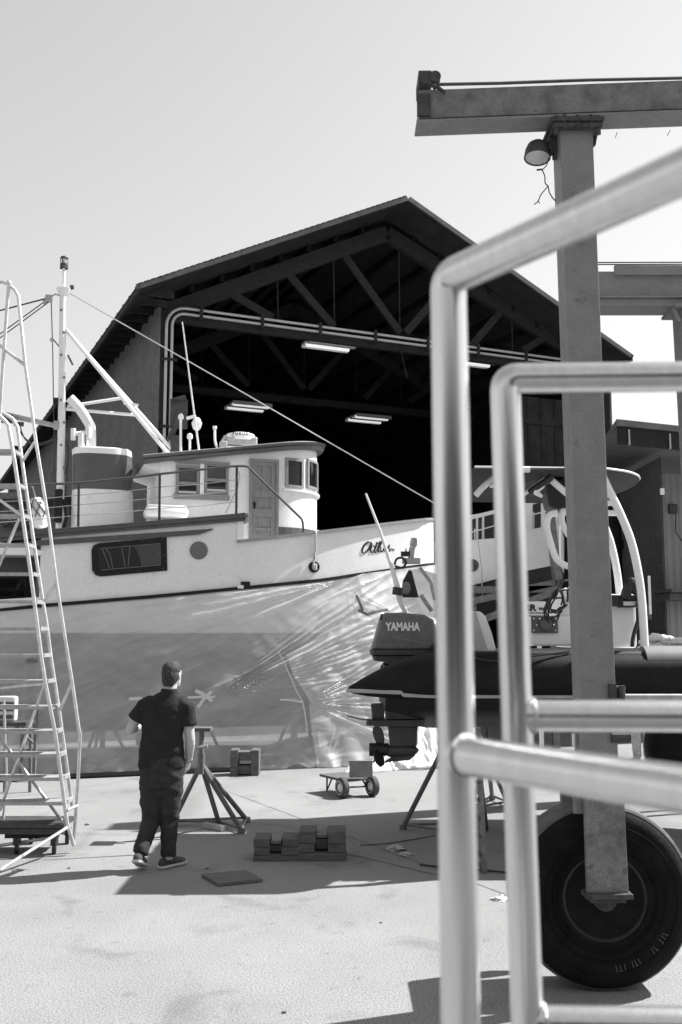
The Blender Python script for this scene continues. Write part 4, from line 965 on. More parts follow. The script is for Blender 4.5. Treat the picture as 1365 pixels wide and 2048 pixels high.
# fork and wheel
zb = hb(1213, 1783).z
b = MB(); b.loft([crect(zk + .10, .225, -.05, .0 - .003), crect(zb, .232, -.05, -.003)]); b.loft([crect(zk + .1, .21, -.01, cd + .46), crect(zk + .03, .21, -.01, cd + .46)]); b.loft([crect(zk + .08, .2, cd + .42, cd + .47), crect(zb, .2, cd + .42, cd + .47)])
b.build('wheel_fork', M_['lift_dirty'], hoist, bevel=.006)
b = MB(); x = colpt(zb); b.box((x, NY - .02, zb - .01), (.265, .13, .03), None, .006); b.box((x, NY - .01, zb - .035), (.2, .08, .03)); b.build('fork_plate', M_['rust'], hoist)
wr = (hb(1218, 1985).z, ); WC = Vector((colpt(zb) + .02, NY + .26, .522)); KW = 1.044
wheel = MB(); R0 = .5
prof = [(.22, -.15), (.25, -.165), (.27, -.15), (.29, -.155), (.36, -.175), (.43, -.17), (.47, -.15), (.475, -.14), (.492, -.13), (.499, -.09), (.5, .0), (.499, .09), (.492, .13), (.47, .15), (.43, .17), (.36, .175), (.25, .165), (.22, .15)]
wheel.lathe([(r_ * KW, y_) for r_, y_ in prof], WC, (0, 1, 0), 72); wheel = wheel.build('wheel', M_['tyre'], hoist, smooth=True)
b = MB(); b.lathe([(r_ * KW, y_) for r_, y_ in [(.482, -.138), (.495, -.128), (.503, -.09), (.5035, 0), (.503, .09), (.495, .128), (.482, .138)]], WC, (0, 1, 0), 72, cap=False)
b.build('tread', M_['tread'], wheel, smooth=True)
b = MB(); b.lathe([(.21, -.13), (.235, -.16), (.245, -.155), (.23, -.12), (.19, -.10), (.10, -.085), (.02, -.085)], WC, (0, 1, 0), 56); b.build('rim', M_['rim'], wheel, smooth=True)
b = MB(); b.lathe([(.075, -.09), (.07, -.17), (.045, -.175), (.045, -.21), (.001, -.212)], WC, (0, 1, 0), 28); b.build('hub', M_['rust'], wheel, smooth=True)
b = MB()
for r_, y_ in ((.300, -.161), (.345, -.172), (.415, -.1745), (.452, -.163)): b.lathe([(r_ - .004, y_), (r_, y_ - .005), (r_ + .004, y_)], WC, (0, 1, 0), 72, cap=False)
b.build('tyre_rib', M_['tyre'], wheel, smooth=True)
b = MB()
for k in range(13):
    a = R(-62 - k * 3.4) if k < 7 else R(-30 - (k - 7) * 3.6); r_ = .385
    c_ = WC + Vector((r_ * math.cos(a), -.176, r_ * math.sin(a))); d_ = Vector((-math.sin(a), 0, math.cos(a))); e_ = Vector((math.cos(a), 0, math.sin(a)))
    if k in (3, 10): continue
    b.bar(c_ - e_ * .018 + d_ * rnd.uniform(-.006, .006), c_ + e_ * .018, .004, .004)
    if k % 2: b.bar(c_ - d_ * .008 + e_ * .014, c_ + d_ * .008 + e_ * .014, .004, .004)
b.build('tyre_marking', M_['band'], wheel)
# side frame running on to the right behind the column, clamps
b = MB(); z = hb(1300, 1400).z; b.box((hb(1235, 1400).x + 1.5, NY + .12, z), (3.0, .09, .05), None, .006); b.build('side_rail', M_['alu_dull'], hoist)
b = MB(); p = hb(1232, 1385); b.box((p.x, NY + .08, p.z), (.09, .16, .07), None, .01); b.tube([(p.x + .03, NY - .02, p.z + .04), (p.x + .03, NY - .02, p.z - .06)], .02, 8); p = hb(1236, 1475); b.box((p.x, NY + .08, p.z), (.08, .14, .06), None, .01); b.tube([(p.x - .04, NY + .0, p.z), (p.x + .07, NY + .0, p.z)], .03, 10)
p = hb(1224, 1384); b.box((p.x, NY - .01, p.z), (.04, .05, .1)); split_build(b, 'clamp', M_['rust'], hoist)
b = MB(); p = hb(1154, 1480, .1); b.box((p.x - .015, NY + .12, p.z), (.006, .05, .07)); b.build('sticker', M_['white'], hoist)
b = MB(); x = colpt(zk + .05); b.prism([(x - .16, NY + .02, zk + .1), (x - .10, NY + .02, zk + .1), (x - .1, NY + .02, zk - .08), (x - .16, NY + .02, zk - .08)], (0, .02, 0)); b.build('fork_gusset', M_['lift'], hoist)
# flood lamp with its broken wires
p = hb(1075, 316, .12); ax = Vector((-.10, -.16, -1)).normalized()
b = MB(); b.lathe([(.005, -.115), (.04, -.112), (.065, -.09), (.078, -.055), (.083, -.01), (.084, .0), (.08, .004), (.076, -.01), (.06, -.06)], p, ax, 28); lamp = b.build('flood_lamp', M_['steel_dark'], hoist, smooth=True)
b = MB(); b.lathe([(.076, -.004), (.05, .004), (.001, .006)], p, ax, 28); b.build('lens', M_['lens'], lamp, smooth=True)
b = MB(); b.tube([hb(1094, 302, .12), hb(1106, 306, .12)], .022, 8); b.box(hb(1111, 308, .12), (.03, .06, .06), None, .006); b.tube([hb(1111, 312, .12), hb(1110, 318, .12)], .012, 6); b.build('lamp_bracket', M_['steel_dark'], lamp)
b = MB(); D = .1
b.tube(crom([hb(1098, 316, D), hb(1094, 330, D), hb(1085, 339, D), hb(1076, 340, D)], 4), .0035, 5); b.tube([hb(1084, 339, D), hb(1074, 340, D)], .006, 5)
b.tube(crom([hb(1085, 340, D), hb(1090, 352, D), hb(1091, 366, D), hb(1097, 373, D), hb(1099, 384, D), hb(1106, 396, D), hb(1112, 402, D)], 4), .004, 5)
b.tube(crom([hb(1096, 373, D), hb(1082, 390, D), hb(1077, 402, D), hb(1069, 409, D)], 4), .0035, 5); b.tube([hb(1077, 403, D), hb(1080, 407, D)], .003, 4)
b.tube([hb(1235, 264, D), hb(1231, 276, D)], .002, 4); b.tube([hb(1341, 260, D), hb(1335, 272, D)], .002, 4)
b.build('lamp_wire', M_['black'], lamp)

# ------------------------------------------------------------------ far hoist
FY = 12.8
fh = thing('boat_hoist', 'taller grey boat hoist farther back, its beam cut by the right edge', 'boat hoist', (P(1400, 1500, FY).x, FY, 0))
def fb(u, v, d=0.0): return P(u, v, FY + d)
def fbar(mb, u0, u1, vt, vb, d0, d1):
    a, c = fb(u0, vt), fb(u1, vb); mb.box(((a.x + c.x) / 2, FY + (d0 + d1) / 2, (a.z + c.z) / 2), (c.x - a.x, d1 - d0, a.z - c.z))
b = MB(); fbar(b, 1178, 1800, 541, 594, .03, .4); b.build('top_beam', M_['lift_far'], fh, bevel=.005)
b = MB(); fbar(b, 1228, 1800, 533, 552, -.05, .0); fbar(b, 1178, 1800, 594.5, 597, -.06, .5); b.build('beam_cap', M_['lift_far'], fh)
b = MB(); fbar(b, 1178, 1800, 597.5, 611, -.0, .42); b.build('lower_beam', M_['lift_far'], fh)
b = MB(); ct = fb(1379, 612, .2); cb_ = fb(1430, 1500, .2); b.bar(cb_, ct, .36, .36, up=(0, 1, 0), bevel=.02); b.build('column', M_['lift_far'], fh)
b = MB(); fbar(b, 1347, 1430, 611.5, 617, -.1, .5); b.prism([fb(1347, 617), fb(1356, 617), fb(1356, 640), fb(1350, 628)], (0, .05, 0))
for k in range(5): b.tube([fb(1348 + k * 3, 620 + k * 5, -.02), fb(1348 + k * 3, 620 + k * 5, .04)], .025, 6)
b.build('bolted_plate', M_['lift_far'], fh)
b = MB()
for v in (525, 529): b.tube([fb(1178, v, .1), fb(1800, v - 2, .1)], .009, 5)
split_build(b, 'hoist_cable', M_['steel_dark'], fh)
b = MB(); p = G(1395, 1545); b.lathe([(.2, -.16), (.4, -.19), (.55, -.17), (.6, -.1), (.6, .1), (.55, .17), (.4, .19), (.2, .16)], (fb(1390, 1500).x + .05, FY + .2, .6), (0, 1, 0), 40); b.build('wheel', M_['tyre'], fh, smooth=True)

# ------------------------------------------------------------------ inflatable boat on stands
RY = 9.3; RC = 10.2                                    # near tube, centre line
rib = thing('inflatable_boat', 'black inflatable boat with outboard engine and dark canopy standing on jack stands', 'boat', (P(1100, 1500, RC).x, RC, 1.1))
def rp(u, v, Y=RY): return P(u, v, Y)
def tube_path(Y, mir):
    px = [(693, 1381, .006), (700, 1379.5, .03), (730, 1374, .085), (765, 1367, .135), (800, 1361, .175), (840, 1354, .205), (872, 1351, .215), (940, 1350, .215), (1100, 1350, .215), (1365, 1349, .215), (1700, 1347, .215)]
    pts, rr = [], []
    for u, v, r_ in px:
        p = P(u, v, RY); pts.append(Vector((p.x, Y, p.z))); rr.append(r_)
    last = pts[-1]; pts += [last + Vector((1.0, mir * .35, .08)), last + Vector((1.7, mir * (abs(RC - RY)), .2))]; rr += [.2, .18]
    return pts, rr
for Y, mir in ((RY, 1), (2 * RC - RY, -1)):
    pts, rr = tube_path(Y, mir)
    if mir == -1: pts = [p + Vector((max(0, .5 - .12 * i), 0, 0)) for i, p in enumerate(pts)]
    b = MB(); b.tube(pts, rr, 28)
    tb = b.build('buoyancy_tube', M_['hypalon'], rib, smooth=True)
    b = MB(); sg_ = -1 if mir == 1 else 1
    q = [(695, 1381, .004), (720, 1381, .10), (800, 1383, .19), (806, 1388, .195), (872, 1391, .215), (1000, 1391, .217), (1365, 1391, .217), (1700, 1390, .217)]
    q2 = []
    for u, v, r_ in q:
        x_, z_ = rp(u, v).x + (.5 if mir == -1 else 0), rp(u, v).z; i = max(k for k in range(len(pts) - 1) if pts[k].x <= x_ or k == 0); f_ = min(1, max(0, (x_ - pts[i].x) / max(1e-6, pts[i + 1].x - pts[i].x))); rc_ = rr[i] + (rr[i + 1] - rr[i]) * f_; zc_ = pts[i].z + (pts[i + 1].z - pts[i].z) * f_; z_ = max(z_, zc_ - rc_ * .93)
        q2.append(Vector((x_, Y + sg_ * (math.sqrt(max(0, rc_ * rc_ - (z_ - zc_) ** 2)) + .004), z_)))
    b.tube(q2, [(.013, .02)] * len(q2), 6) if True else b.tube([Vector((rp(u, v).x, Y + sg_ * (math.sqrt(max(0, r_ * r_ - .18 * .18)) if r_ > .18 else r_ * .75) * 1.0 + sg_ * .004, rp(u, v).z)) for u, v, r_ in q], [(.013, .02)] * len(q), 6); b.build('rubbing_strake', M_['strake'], tb)
b = MB()
for u0, u1, v0 in ((1228, 1290, 1303), (1290, 1500, 1301)):
    pass
a, c = rp(1000, 1308), rp(1280, 1310)
b.tube([(a.x, RY - .05, a.z - .02), (c.x, RY - .05, c.z - .02)], .06, 12); b.build('tube_patch', M_['black'], rib, smooth=True)
b = MB(); a, c = rp(1286, 1340), rp(1700, 1338); b.tube([(a.x, RY, a.z + .045), (c.x, RY, c.z + .045)], .175, 20); b.build('lit_tube_top', M_['hypalon_lit'], rib, smooth=True)  # added grey tube standing for the lit top of the buoyancy tube
b = MB(); b.tube(crom([rp(935, 1313, RY - .19), rp(985, 1322, RY - .2), rp(1040, 1316, RY - .2), rp(1140, 1303, RY - .1)], 5), .008, 5); b.tube(crom([rp(1000, 1345, RY - .22), rp(1020, 1342, RY - .225), rp(1040, 1350, RY - .225)], 4), .01, 5); split_build(b, 'grab_line', M_['black'], rib)
b = MB(); zs = [rp(900, v).z for v in (1390, 1425, 1452)]
x0, x1 = rp(800, 1400).x, rp(1700, 1400).x
secs = []
for x, k in ((rp(772, 1400).x, .55), (rp(865, 1400).x, 1), (rp(1100, 1400).x, 1), (rp(1365, 1400).x, 1), (x1, .95), (x1 + 1.4, .3)):
    w_ = (RC - RY) ; secs.append([(x, RC - w_ * 1.0, zs[0]), (x, RC - w_ * .8, zs[1]), (x, RC - .25, zs[0] + (zs[2] - zs[0]) * k), (x, RC, zs[0] + (zs[2] - .1 - zs[0]) * k), (x, RC + .25, zs[0] + (zs[2] - zs[0]) * k), (x, RC + w_ * .8, zs[1]), (x, RC + w_, zs[0]), (x, RC, zs[0] + .05)])
b.loft(secs); b.build('hull', M_['black'], rib, smooth=True)
b = MB(); b.box(((rp(900, 1300).x + x1) / 2, RC, rp(900, 1330).z), (x1 - rp(900, 1300).x, 1.5, .05)); b.build('deck', M_['cream'], rib); b = MB(); b.box((rp(880, 1300).x, RC, rp(900, 1345).z), (.06, 1.5, .5)); b.build('transom', M_['black'], rib)
# outboard
OY = RC - .1
def op(u, v, d=0.0): return P(u, v, OY + d)
om = MB(); hw = .2
def oring(pts, hw): return [[(p.x, OY - w_, p.z), (p.x, OY + w_, p.z)] for p, w_ in pts]
prof_t = [(767, 1226), (800, 1224.5), (846, 1229), (866, 1240), (885, 1300), (886, 1321), (741, 1311), (742, 1300), (752, 1265), (758, 1236)]
def slabby(mb, prof, hw, inset=.03, dy=0.0):
    ps = [op(*q) for q in prof]; c = sum(ps, Vector()) / len(ps)
    r = []
    for y, k in ((-hw, .93), (-hw + inset, 1.0), (hw - inset, 1.0), (hw, .93)): r.append([Vector((c.x + (p.x - c.x) * k, OY + y + dy, c.z + (p.z - c.z) * k)) for p in ps])
    mb.loft(r)
slabby(om, [(767, 1227), (800, 1225.5), (846, 1230), (864, 1240), (884, 1300), (742, 1300), (752, 1265), (760, 1236)], .22); om = om.build('outboard_motor', M_['cowl'], rib, smooth=False, bevel=.012)
b = MB(); slabby(b, [(741, 1299), (887, 1299), (887, 1309), (741, 1309)], .235); slabby(b, [(744, 1310), (884, 1310), (870, 1322), (850, 1332), (790, 1334), (766, 1323), (748, 1321)], .2); b.build('cowl_base', M_['leg'], om)
b = MB(); slabby(b, [(766, 1326), (862, 1326), (852, 1440), (772, 1440)], .11); slabby(b, [(776, 1452), (836, 1452), (834, 1492), (780, 1492)], .05)
slabby(b, [(735, 1439), (846, 1437), (848, 1451), (772, 1451), (733, 1449)], .13, .01); slabby(b, [(742, 1407), (770, 1405), (768, 1455), (745, 1440)], .04)
b.prism([op(790, 1510, -.015), op(832, 1510, -.015), op(820, 1520, -.015), op(766, 1526, -.015)], (0, .03, 0))
a, c = op(775, 1502), op(838, 1500); b.tube([a, a.lerp(c, .15), a.lerp(c, .7), a.lerp(c, .9), c], [.055, .062, .058, .04, .01], 14); b.build('drive_leg', M_['leg'], om, smooth=False)
b = MB(); a, c = op(739, 1484), op(776, 1502); a = Vector((op(739, 1500).x, OY, op(760, 1499).z)); c = Vector((op(778, 1500).x, OY, a.z)); b.tube([a, c], [.065, .062], 16)
for k in range(3):
    an = 2 * math.pi * k / 3 + math.pi / 2; mid = a.lerp(c, .55); rd_ = Vector((0, math.cos(an), math.sin(an))); tn = Vector((0, -math.sin(an), math.cos(an)))
    bl = []
    for f, wd, sk in ((.05, .05, 0), (.1, .075, -.01), (.16, .085, -.03), (.21, .06, -.045), (.235, .02, -.05)):
        ctr = mid + rd_ * f + Vector((sk * .6, 0, 0)); wv = (tn * .75 + Vector((.55, 0, 0))).normalized() * wd
        nv = wv.cross(rd_).normalized() * .006; bl.append([ctr - wv - nv, ctr + wv - nv, ctr + wv + nv, ctr - wv + nv])
    b.loft(bl)
b.build('propeller', M_['black'], om, smooth=False)
text_mesh('YAMAHA', .108, Matrix.Rotation(0, 4, 'Z') @ flat(806, 1254, OY - .226), M_['letter_w'], 'lettering', om, .001, .005, .74)
b = MB(); q = lambda u, v: op(u, v, -.2245)
b.prism([q(783, 1272), q(800, 1275), q(850, 1286), q(850, 1288), q(800, 1278)], (0, .003, 0)); b.build('stripe', M_['board'], om)
b = MB(); b.prism([op(762, 1229, -.224), op(766, 1227, -.224), op(764, 1240, -.224), op(760, 1240, -.224)], (0, .003, 0)); b.build('vent', M_['guard'], om)
b = MB(); b.tube(crom([op(695, 1432, -.1), op(720, 1438, -.1), op(745, 1440, -.1), op(850, 1443, -.12)], 4), .006, 5); b.build('cable', M_['black'], rib)
# white sail-like cover, upright post and fittings behind the engine
b = MB(); D = RC + .5
def dp(u, v, d=0): return P(u, v, D + d)
b.loft([[dp(u, v, .0 + .25 * math.sin(k * .9)) for k, (u, v) in enumerate(((818, 1139), (805, 1165), (803, 1195), (818, 1225)))], [dp(u, v, .06 + .25 * math.sin(k * .9)) for k, (u, v) in enumerate(((840, 1138), (832, 1165), (832, 1195), (850, 1232)))], [dp(u, v, .1) for u, v in ((880, 1150), (885, 1175), (890, 1200), (895, 1240))]], cap=False, closed=False)
cv = b.build('seat_cover', M_['plastic_white'], rib, smooth=True)
b = MB(); b.prism([dp(818, 1140, -.03), dp(824, 1142, -.03), dp(830, 1165, -.03), dp(838, 1195, -.03), dp(806, 1195, -.03), dp(804, 1178, -.03), dp(807, 1160, -.03)], (0, .02, 0)); b.build('cover_patch', M_['black'], cv)
b = MB(); b.ball(dp(813, 1176, -.06), (.05, .02, .07), 10); b.build('cover_badge', M_['board'], cv)
b = MB(); b.tube([dp(732, 987, -.3), dp(760, 1060, -.3), dp(785, 1138, -.3)], [.011, .015, .02], 8); b.tube([dp(785, 1138, -.3), dp(797, 1180, -.3), dp(800, 1200, -.3), dp(812, 1228, -.3)], [.022, .032, .03, .02], 8); b.build('antenna_pole', M_['white'], rib, smooth=True)
b = MB()
b.tube(crom([dp(790, 1130, -.3), dp(794, 1118, -.3), dp(806, 1116, -.3), dp(812, 1126, -.3), dp(806, 1135, -.3), dp(796, 1134, -.3)], 5, True), .012, 6); b.box(dp(811, 1108, -.25), (.09, .06, .05)); b.prism([dp(808, 1112, -.25), dp(813, 1095, -.25), dp(815, 1110, -.25)], (0, .03, 0)); b.tube([dp(795, 1190, -.33), dp(797, 1175, -.33)], .055, 8)
b.build('pole_clamp', M_['black'], rib)
b = MB(); b.box(dp(823, 1122, -.25), (.19, .08, .06), None, .01); b.tube([dp(822, 1120, -.25), dp(824, 1100, -.25), dp(829, 1083, -.25)], .03, 8); b.lathe([(.02, 0), (.04, .03), (.03, .1)], dp(827, 1095, -.25), (.1, 0, 1), 10); b.tube([dp(840, 1135, -.2), dp(862, 1165, -.2), dp(870, 1200, -.2)], .02, 6); b.tube([dp(842, 1190, -.2), dp(864, 1222, -.2)], .025, 6); b.build('pole_bracket', M_['alu_dull'], rib)
# seat, console and instruments
b = MB(); ps = [(932, 1300), (934, 1262), (938, 1235), (948, 1223), (962, 1222), (973, 1234), (985, 1266), (994, 1302)]
b.prism([P(u, v, RC - .3) for u, v in ps], (0, .9, 0)); b.build('helm_seat', M_['white_gloss'], rib, bevel=.03)
b = MB(); b.prism([P(935, 1262, RC - .31), P(943, 1228, RC - .31), P(952, 1224, RC - .31), P(976, 1300, RC - .31), P(954, 1300, RC - .31)], (0, .02, 0)); b.build('seat_panel', M_['conduit'], rib)
def rbox(mb, u0, v0, u1, v1, Y, d, bev=0):
    a, c = P(u0, v0, Y), P(u1, v1, Y); mb.box(((a.x + c.x) / 2, Y + d / 2, (a.z + c.z) / 2), (abs(c.x - a.x), d, abs(a.z - c.z)), None, bev)
b = MB(); rbox(b, 1064, 1232, 1160, 1292, 9.55, .8, .02); rbox(b, 1140, 1188, 1276, 1296, 9.6, .75, .03); b.prism([P(1118, 1232, 9.6), P(1138, 1180, 9.6), P(1150, 1180, 9.6), P(1150, 1232, 9.6)], (0, .7, 0)); b.build('console', M_['white_gloss'], rib)
b = MB(); rbox(b, 1063, 1232, 1117, 1266, 9.52, .025, .004); q = P(1092, 1249, 9.51); b.lathe([(.001, 0), (.055, .0), (.058, -.02), (.05, -.028), (.001, -.03)], q + Vector((0, -.0, 0)), (0, 1, 0), 24); b.bar(P(1087, 1232, 9.5), P(1092, 1245, 9.5), .03, .03); pn = b.build('switch_panel', M_['band'], rib)
b = MB()
for u, v in ((1068, 1237), (1112, 1237), (1068, 1261), (1112, 1261), (1074, 1250), (1108, 1250), (1080, 1238)): b.ball(P(u, v, 9.51), .008, 6)
b.build('screw', M_['white'], pn)
b = MB()
for k in range(6):
    c = P(1108 + k * 3, 1216 - k * 4, 9.5); b.tube(crom([c + Vector((.12 * math.cos(i * .785) * .7 + .05 * math.sin(i * .785), .06 * math.cos(i * .785), .13 * math.sin(i * .785))) + Vector((rnd.uniform(-.03, .03), 0, rnd.uniform(-.04, .04))) for i in range(8)], 3, True), .009, 6)
b.build('steering_wheel', M_['black'], rib, smooth=True)
b = MB(); rbox(b, 1240, 1190, 1275, 1215, 9.5, .1, .01); rbox(b, 1186, 1190, 1240, 1212, 9.5, .1); b.tube(crom([P(1250, 1198, 9.5), P(1258, 1172, 9.5), P(1266, 1165, 9.5), P(1272, 1185, 9.5)], 4), .05, 8); b.tube(crom([P(1280, 1192, 9.45), P(1288, 1215, 9.45), P(1292, 1225, 9.45), P(1296, 1240, 9.45)], 4), .04, 8); b.tube(crom([P(1278, 1215, 9.5), P(1278, 1235, 9.5), P(1270, 1262, 9.5), P(1266, 1280, 9.5), P(1265, 1294, 9.5)], 5), .02, 8); b.tube([P(1285, 1190, 9.45), P(1276, 1215, 9.45)], .03, 6); b.build('throttle_control', M_['black'], rib, smooth=True)
b = MB(); rbox(b, 1248, 1203, 1274, 1211, 9.48, .03); b.box(P(1300, 1190, 9.4), (.02, .02, .36)); b.build('rail_fitting', M_['cream'], rib)
# canopy on bent tubes
CY0, CY1 = 9.25, 11.6; zc = P(1000, 938, CY0).z
pl_ = []
xa, xb = P(950, 938, CY0).x, P(1290, 938, CY0).x
outl = [(xa, CY0), (xb - .35, CY0), (xb - .1, CY0 + .12), (xb + .08, CY0 + .45), (xb + .12, (CY0 + CY1) / 2), (xb + .0, CY1 - .4), (xb - .25, CY1), (xa, CY1)]
b = MB(); ov = crom([Vector((x, y, 0)) for x, y in outl[1:7]], 5)
outl = [Vector((xa, CY0, 0))] + ov + [Vector((xa, CY1, 0))]
b.prism([(p.x, p.y, zc - .035 * max(0, (p.x - xb + .6)) * 2) for p in outl], (0, 0, .035)); b.build('canopy', M_['canopy'], rib)
b = MB(); b.tube([(p.x, p.y, zc + .02 - .035 * max(0, (p.x - xb + .6)) * 2) for p in outl], .013, 6); cp_ = b.build('canopy_rim', M_['cream'], rib, smooth=True)
b = MB(); b.prism([P(1092, 960, 9.6), P(1130, 952, 9.6), P(1145, 1010, 9.6), P(1125, 1022, 9.6), P(1100, 1015, 9.6), P(1094, 985, 9.6)], (0, .3, 0)); b.build('folded_curtain', M_['black'], rib, bevel=.03)
b = MB()
for Y in (9.35, 10.6):
    b.tube(crom([P(1203, 945, Y), P(1216, 975, Y), P(1240, 1025, Y), P(1262, 1080, Y), P(1276, 1140, Y), P(1284, 1200, Y), P(1290, 1296, Y)], 6), .038, 10)
b.tube([P(1205, 1006, 9.35), P(1236, 1006, 9.35)], .028, 8); b.tube([P(1205, 1026, 9.35), P(1240, 1026, 9.35)], .028, 8)
b.tube(crom([P(1205, 1040, 9.9), P(1222, 1085, 9.9), P(1234, 1140, 9.9), P(1240, 1190, 9.9)], 6), .036, 10)
b.tube(crom([P(1100, 957, 9.35), P(1120, 975, 9.35), P(1150, 1000, 9.35)], 4), .032, 8)
b.tube(crom([P(952, 991, 9.6), P(966, 975, 9.6), P(985, 958, 9.6), P(1000, 945, 9.6)], 4), .03, 8); b.tube([P(980, 971, 9.6), P(1000, 968, 9.6)], .025, 8)
b.tube(crom([P(1140, 1030, 9.5), P(1127, 1022, 9.5), P(1124, 1040, 9.5), P(1131, 1060, 9.5), P(1145, 1080, 9.5)], 5), .03, 8)
b.tube(crom([P(1115, 1026, 9.4), P(1100, 1030, 9.4), P(1094, 1050, 9.4), P(1100, 1080, 9.4), P(1112, 1115, 9.4), P(1130, 1130, 9.4), P(1150, 1133, 9.4)], 6), .032, 8)
b.tube(crom([P(1046, 990, 9.5), P(1060, 980, 9.5), P(1090, 958, 9.5)], 4), .022, 6)
split_build(b, 'canopy_frame', M_['white_gloss'], rib, True)
b = MB(); b.tube([P(1042, 939, 9.23), P(1060, 939, 9.23)], .03, 10); b.tube(crom([P(1100, 950, 9.3), P(1085, 975, 9.3), P(1070, 985, 9.3), P(1085, 993, 9.3)], 4), .016, 6); b.tube([P(1066, 975, 9.4), P(1078, 985, 9.4), P(1084, 993, 9.4)], .014, 6); b.box(P(1325, 983, 9.6), (.035, .03, .06)); split_build(b, 'canopy_fitting', M_['white_gloss'], rib, True)
b = MB(); b.tube([P(1062, 940, 9.24), P(1130, 939, 9.24)], .02, 6); b.tube(crom([P(1060, 985, 9.35), P(1078, 972, 9.3), P(1094, 962, 9.3), P(1104, 952, 9.3)], 4), .035, 6); split_build(b, 'rolled_flap', M_['black'], rib)

# ------------------------------------------------------------------ jack stands
def jack_stand(apex, feet, head_z, label, bars=True, lit=None):
    a = Vector(apex); t = thing('jack_stand', label, 'jack stand', (a.x, a.y, 0), 'tripod jack stands')
    b = MB(); b.tube([a - Vector((0, 0, .16)), a + Vector((0, 0, .05))], .036, 10); b.build('collar', M_['steel_mid'], t, smooth=True)
    b = MB(); b.tube([a + Vector((0, 0, -.1)), Vector((a.x, a.y, head_z))], .026, 10); b.build('screw_post', M_['steel_mid'], t, smooth=True)
    b = MB(); b.tube(crom([a + Vector((-.04, -.06, .10)), a + Vector((.0, -.06, .115)), a + Vector((.07, -.06, .125))], 4), .018, 6); b.build('screw_handle', M_['alu_dull'], t)
    b = MB(); b.box((a.x, a.y, head_z + .02), (.2, .2, .035)); b.build('pad', M_['timber'], t)
    for f in feet:
        f = Vector(f); f.z = .025; d = (a - f); b = MB(); b.tube([f, a - Vector((0, 0, .06))], .026, 8); b.tube([f + Vector((0, 0, -.02)), f + Vector((0, 0, .03))], .04, 8); b.build('leg', M_['steel_mid'], t, smooth=True)
    if bars:
        b = MB(); n = len(feet)
        for i in range(n):
            p, q = Vector(feet[i]), Vector(feet[(i + 1) % n]); p.z = q.z = .05; b.tube([p, q], .014, 6)
        b.build('base_bar', M_['steel_mid'], t)
    return t
ap = P(403, 1516, 10.35)
jack_stand(ap, [G(484, 1667), G(494, 1645), G(345, 1651), G(439, 1653)], P(403, 1462, 10.35).z, 'rusty tripod jack stand standing beside the man in black')
b = MB(); p, q = G(410, 1655), G(448, 1663); b.bar(p + Vector((0, 0, .03)), q + Vector((0, 0, .03)), .06, .05); tag(b.build('lit_base_bar', M_['alu_dull']), 'short base bar of the rusty jack stand, sunlight put into its pale colour', 'steel bar')  # pale metal stands for sunlight on the stand's base bar
ap = P(884, 1490, 10.3); jack_stand(ap, [G(807, 1659), G(905, 1672), G(965, 1655)], 1.16, 'jack stand half hidden behind the near railing post, under the inflatable boat')
ap = P(975, 1500, RC + .9); jack_stand(ap, [G(1016, 1612), G(940, 1625), G(985, 1600)], 1.16, 'jack stand seen between the two railing posts under the inflatable boat')
ap = P(1440, 1480, RY + .5); jack_stand(ap, [G(1400, 1680), G(1480, 1680), G(1440, 1640)], 1.16, 'jack stand at the right edge beside the big tyre')
# folding ladder propped under the inflatable boat
fl = thing('folding_ladder', 'narrow dark folding ladder standing behind the nearest railing post', 'ladder', G(958, 1735))
a0, a1 = P(940, 1455, 8.75), G(950, 1742); c0, c1 = P(956, 1455, 8.75), G(969, 1746)
b = MB(); b.bar(a0, a1, .035, .03); b.bar(c0, c1, .05, .03); split_build(b, 'side_rail', M_['steel_mid'], fl)
b = MB()
for k in range(1, 8): f = k / 8; b.bar(a0.lerp(a1, f), c0.lerp(c1, f), .07, .03)
split_build(b, 'rung', M_['steel_dark'], fl)
b = MB(); q0, q1 = P(950, 1470, 9.2), G(974, 1660); b.bar(q0, q1, .045, .03); b.bar(q0 + Vector((-.12, 0, 0)), q1 + Vector((-.14, 0.05, 0)), .04, .03); b.bar(P(935, 1712, 8.6), G(968, 1735), .02, .02); split_build(b, 'rear_frame', M_['steel_mid'], fl)

# ------------------------------------------------------------------ rolling ladder at the left edge
LY = 9.5
rl_ = thing('rolling_ladder', 'tall tubular rolling ladder with open treads at the left edge', 'rolling ladder', P(60, 1690, LY))
def lp(u, v, d=0.0): return P(u, v, LY + d)
LW = Vector((-1.0, 0, 0))
C_ = [(0, 832), (10, 842), (17, 850), (30, 925), (44, 1022), (61, 1140), (84, 1320), (91, 1365), (111, 1466), (135, 1648), (148, 1690)]
D_ = [(0, 822), (26, 838), (35, 854), (54, 989), (77, 1144), (94, 1250), (103, 1320), (118, 1415), (145, 1612)]
B_px = [(-12, 566), (6, 564), (18, 569), (30, 580), (37, 592), (51, 731), (61, 800), (72, 881), (98, 1043), (113, 1161), (130, 1272), (145, 1365), (158, 1456), (161, 1468), (157, 1553), (148, 1692)]
b = MB(); b.tube([lp(u, v, .0) for u, v in C_], .019, 8); b.build('stringer', M_['alu'], rl_, smooth=True)
b = MB(); b.tube([lp(u, v, .28) for u, v in D_], .018, 8); b.build('stringer', M_['alu'], rl_, smooth=True)
for pts, d in ((C_, 0.0), (D_, .28)):
    b = MB(); b.tube([lp(u, v, d) + LW for u, v in pts[2:]], .02, 8); b.build('stringer', M_['alu'], rl_, smooth=True)
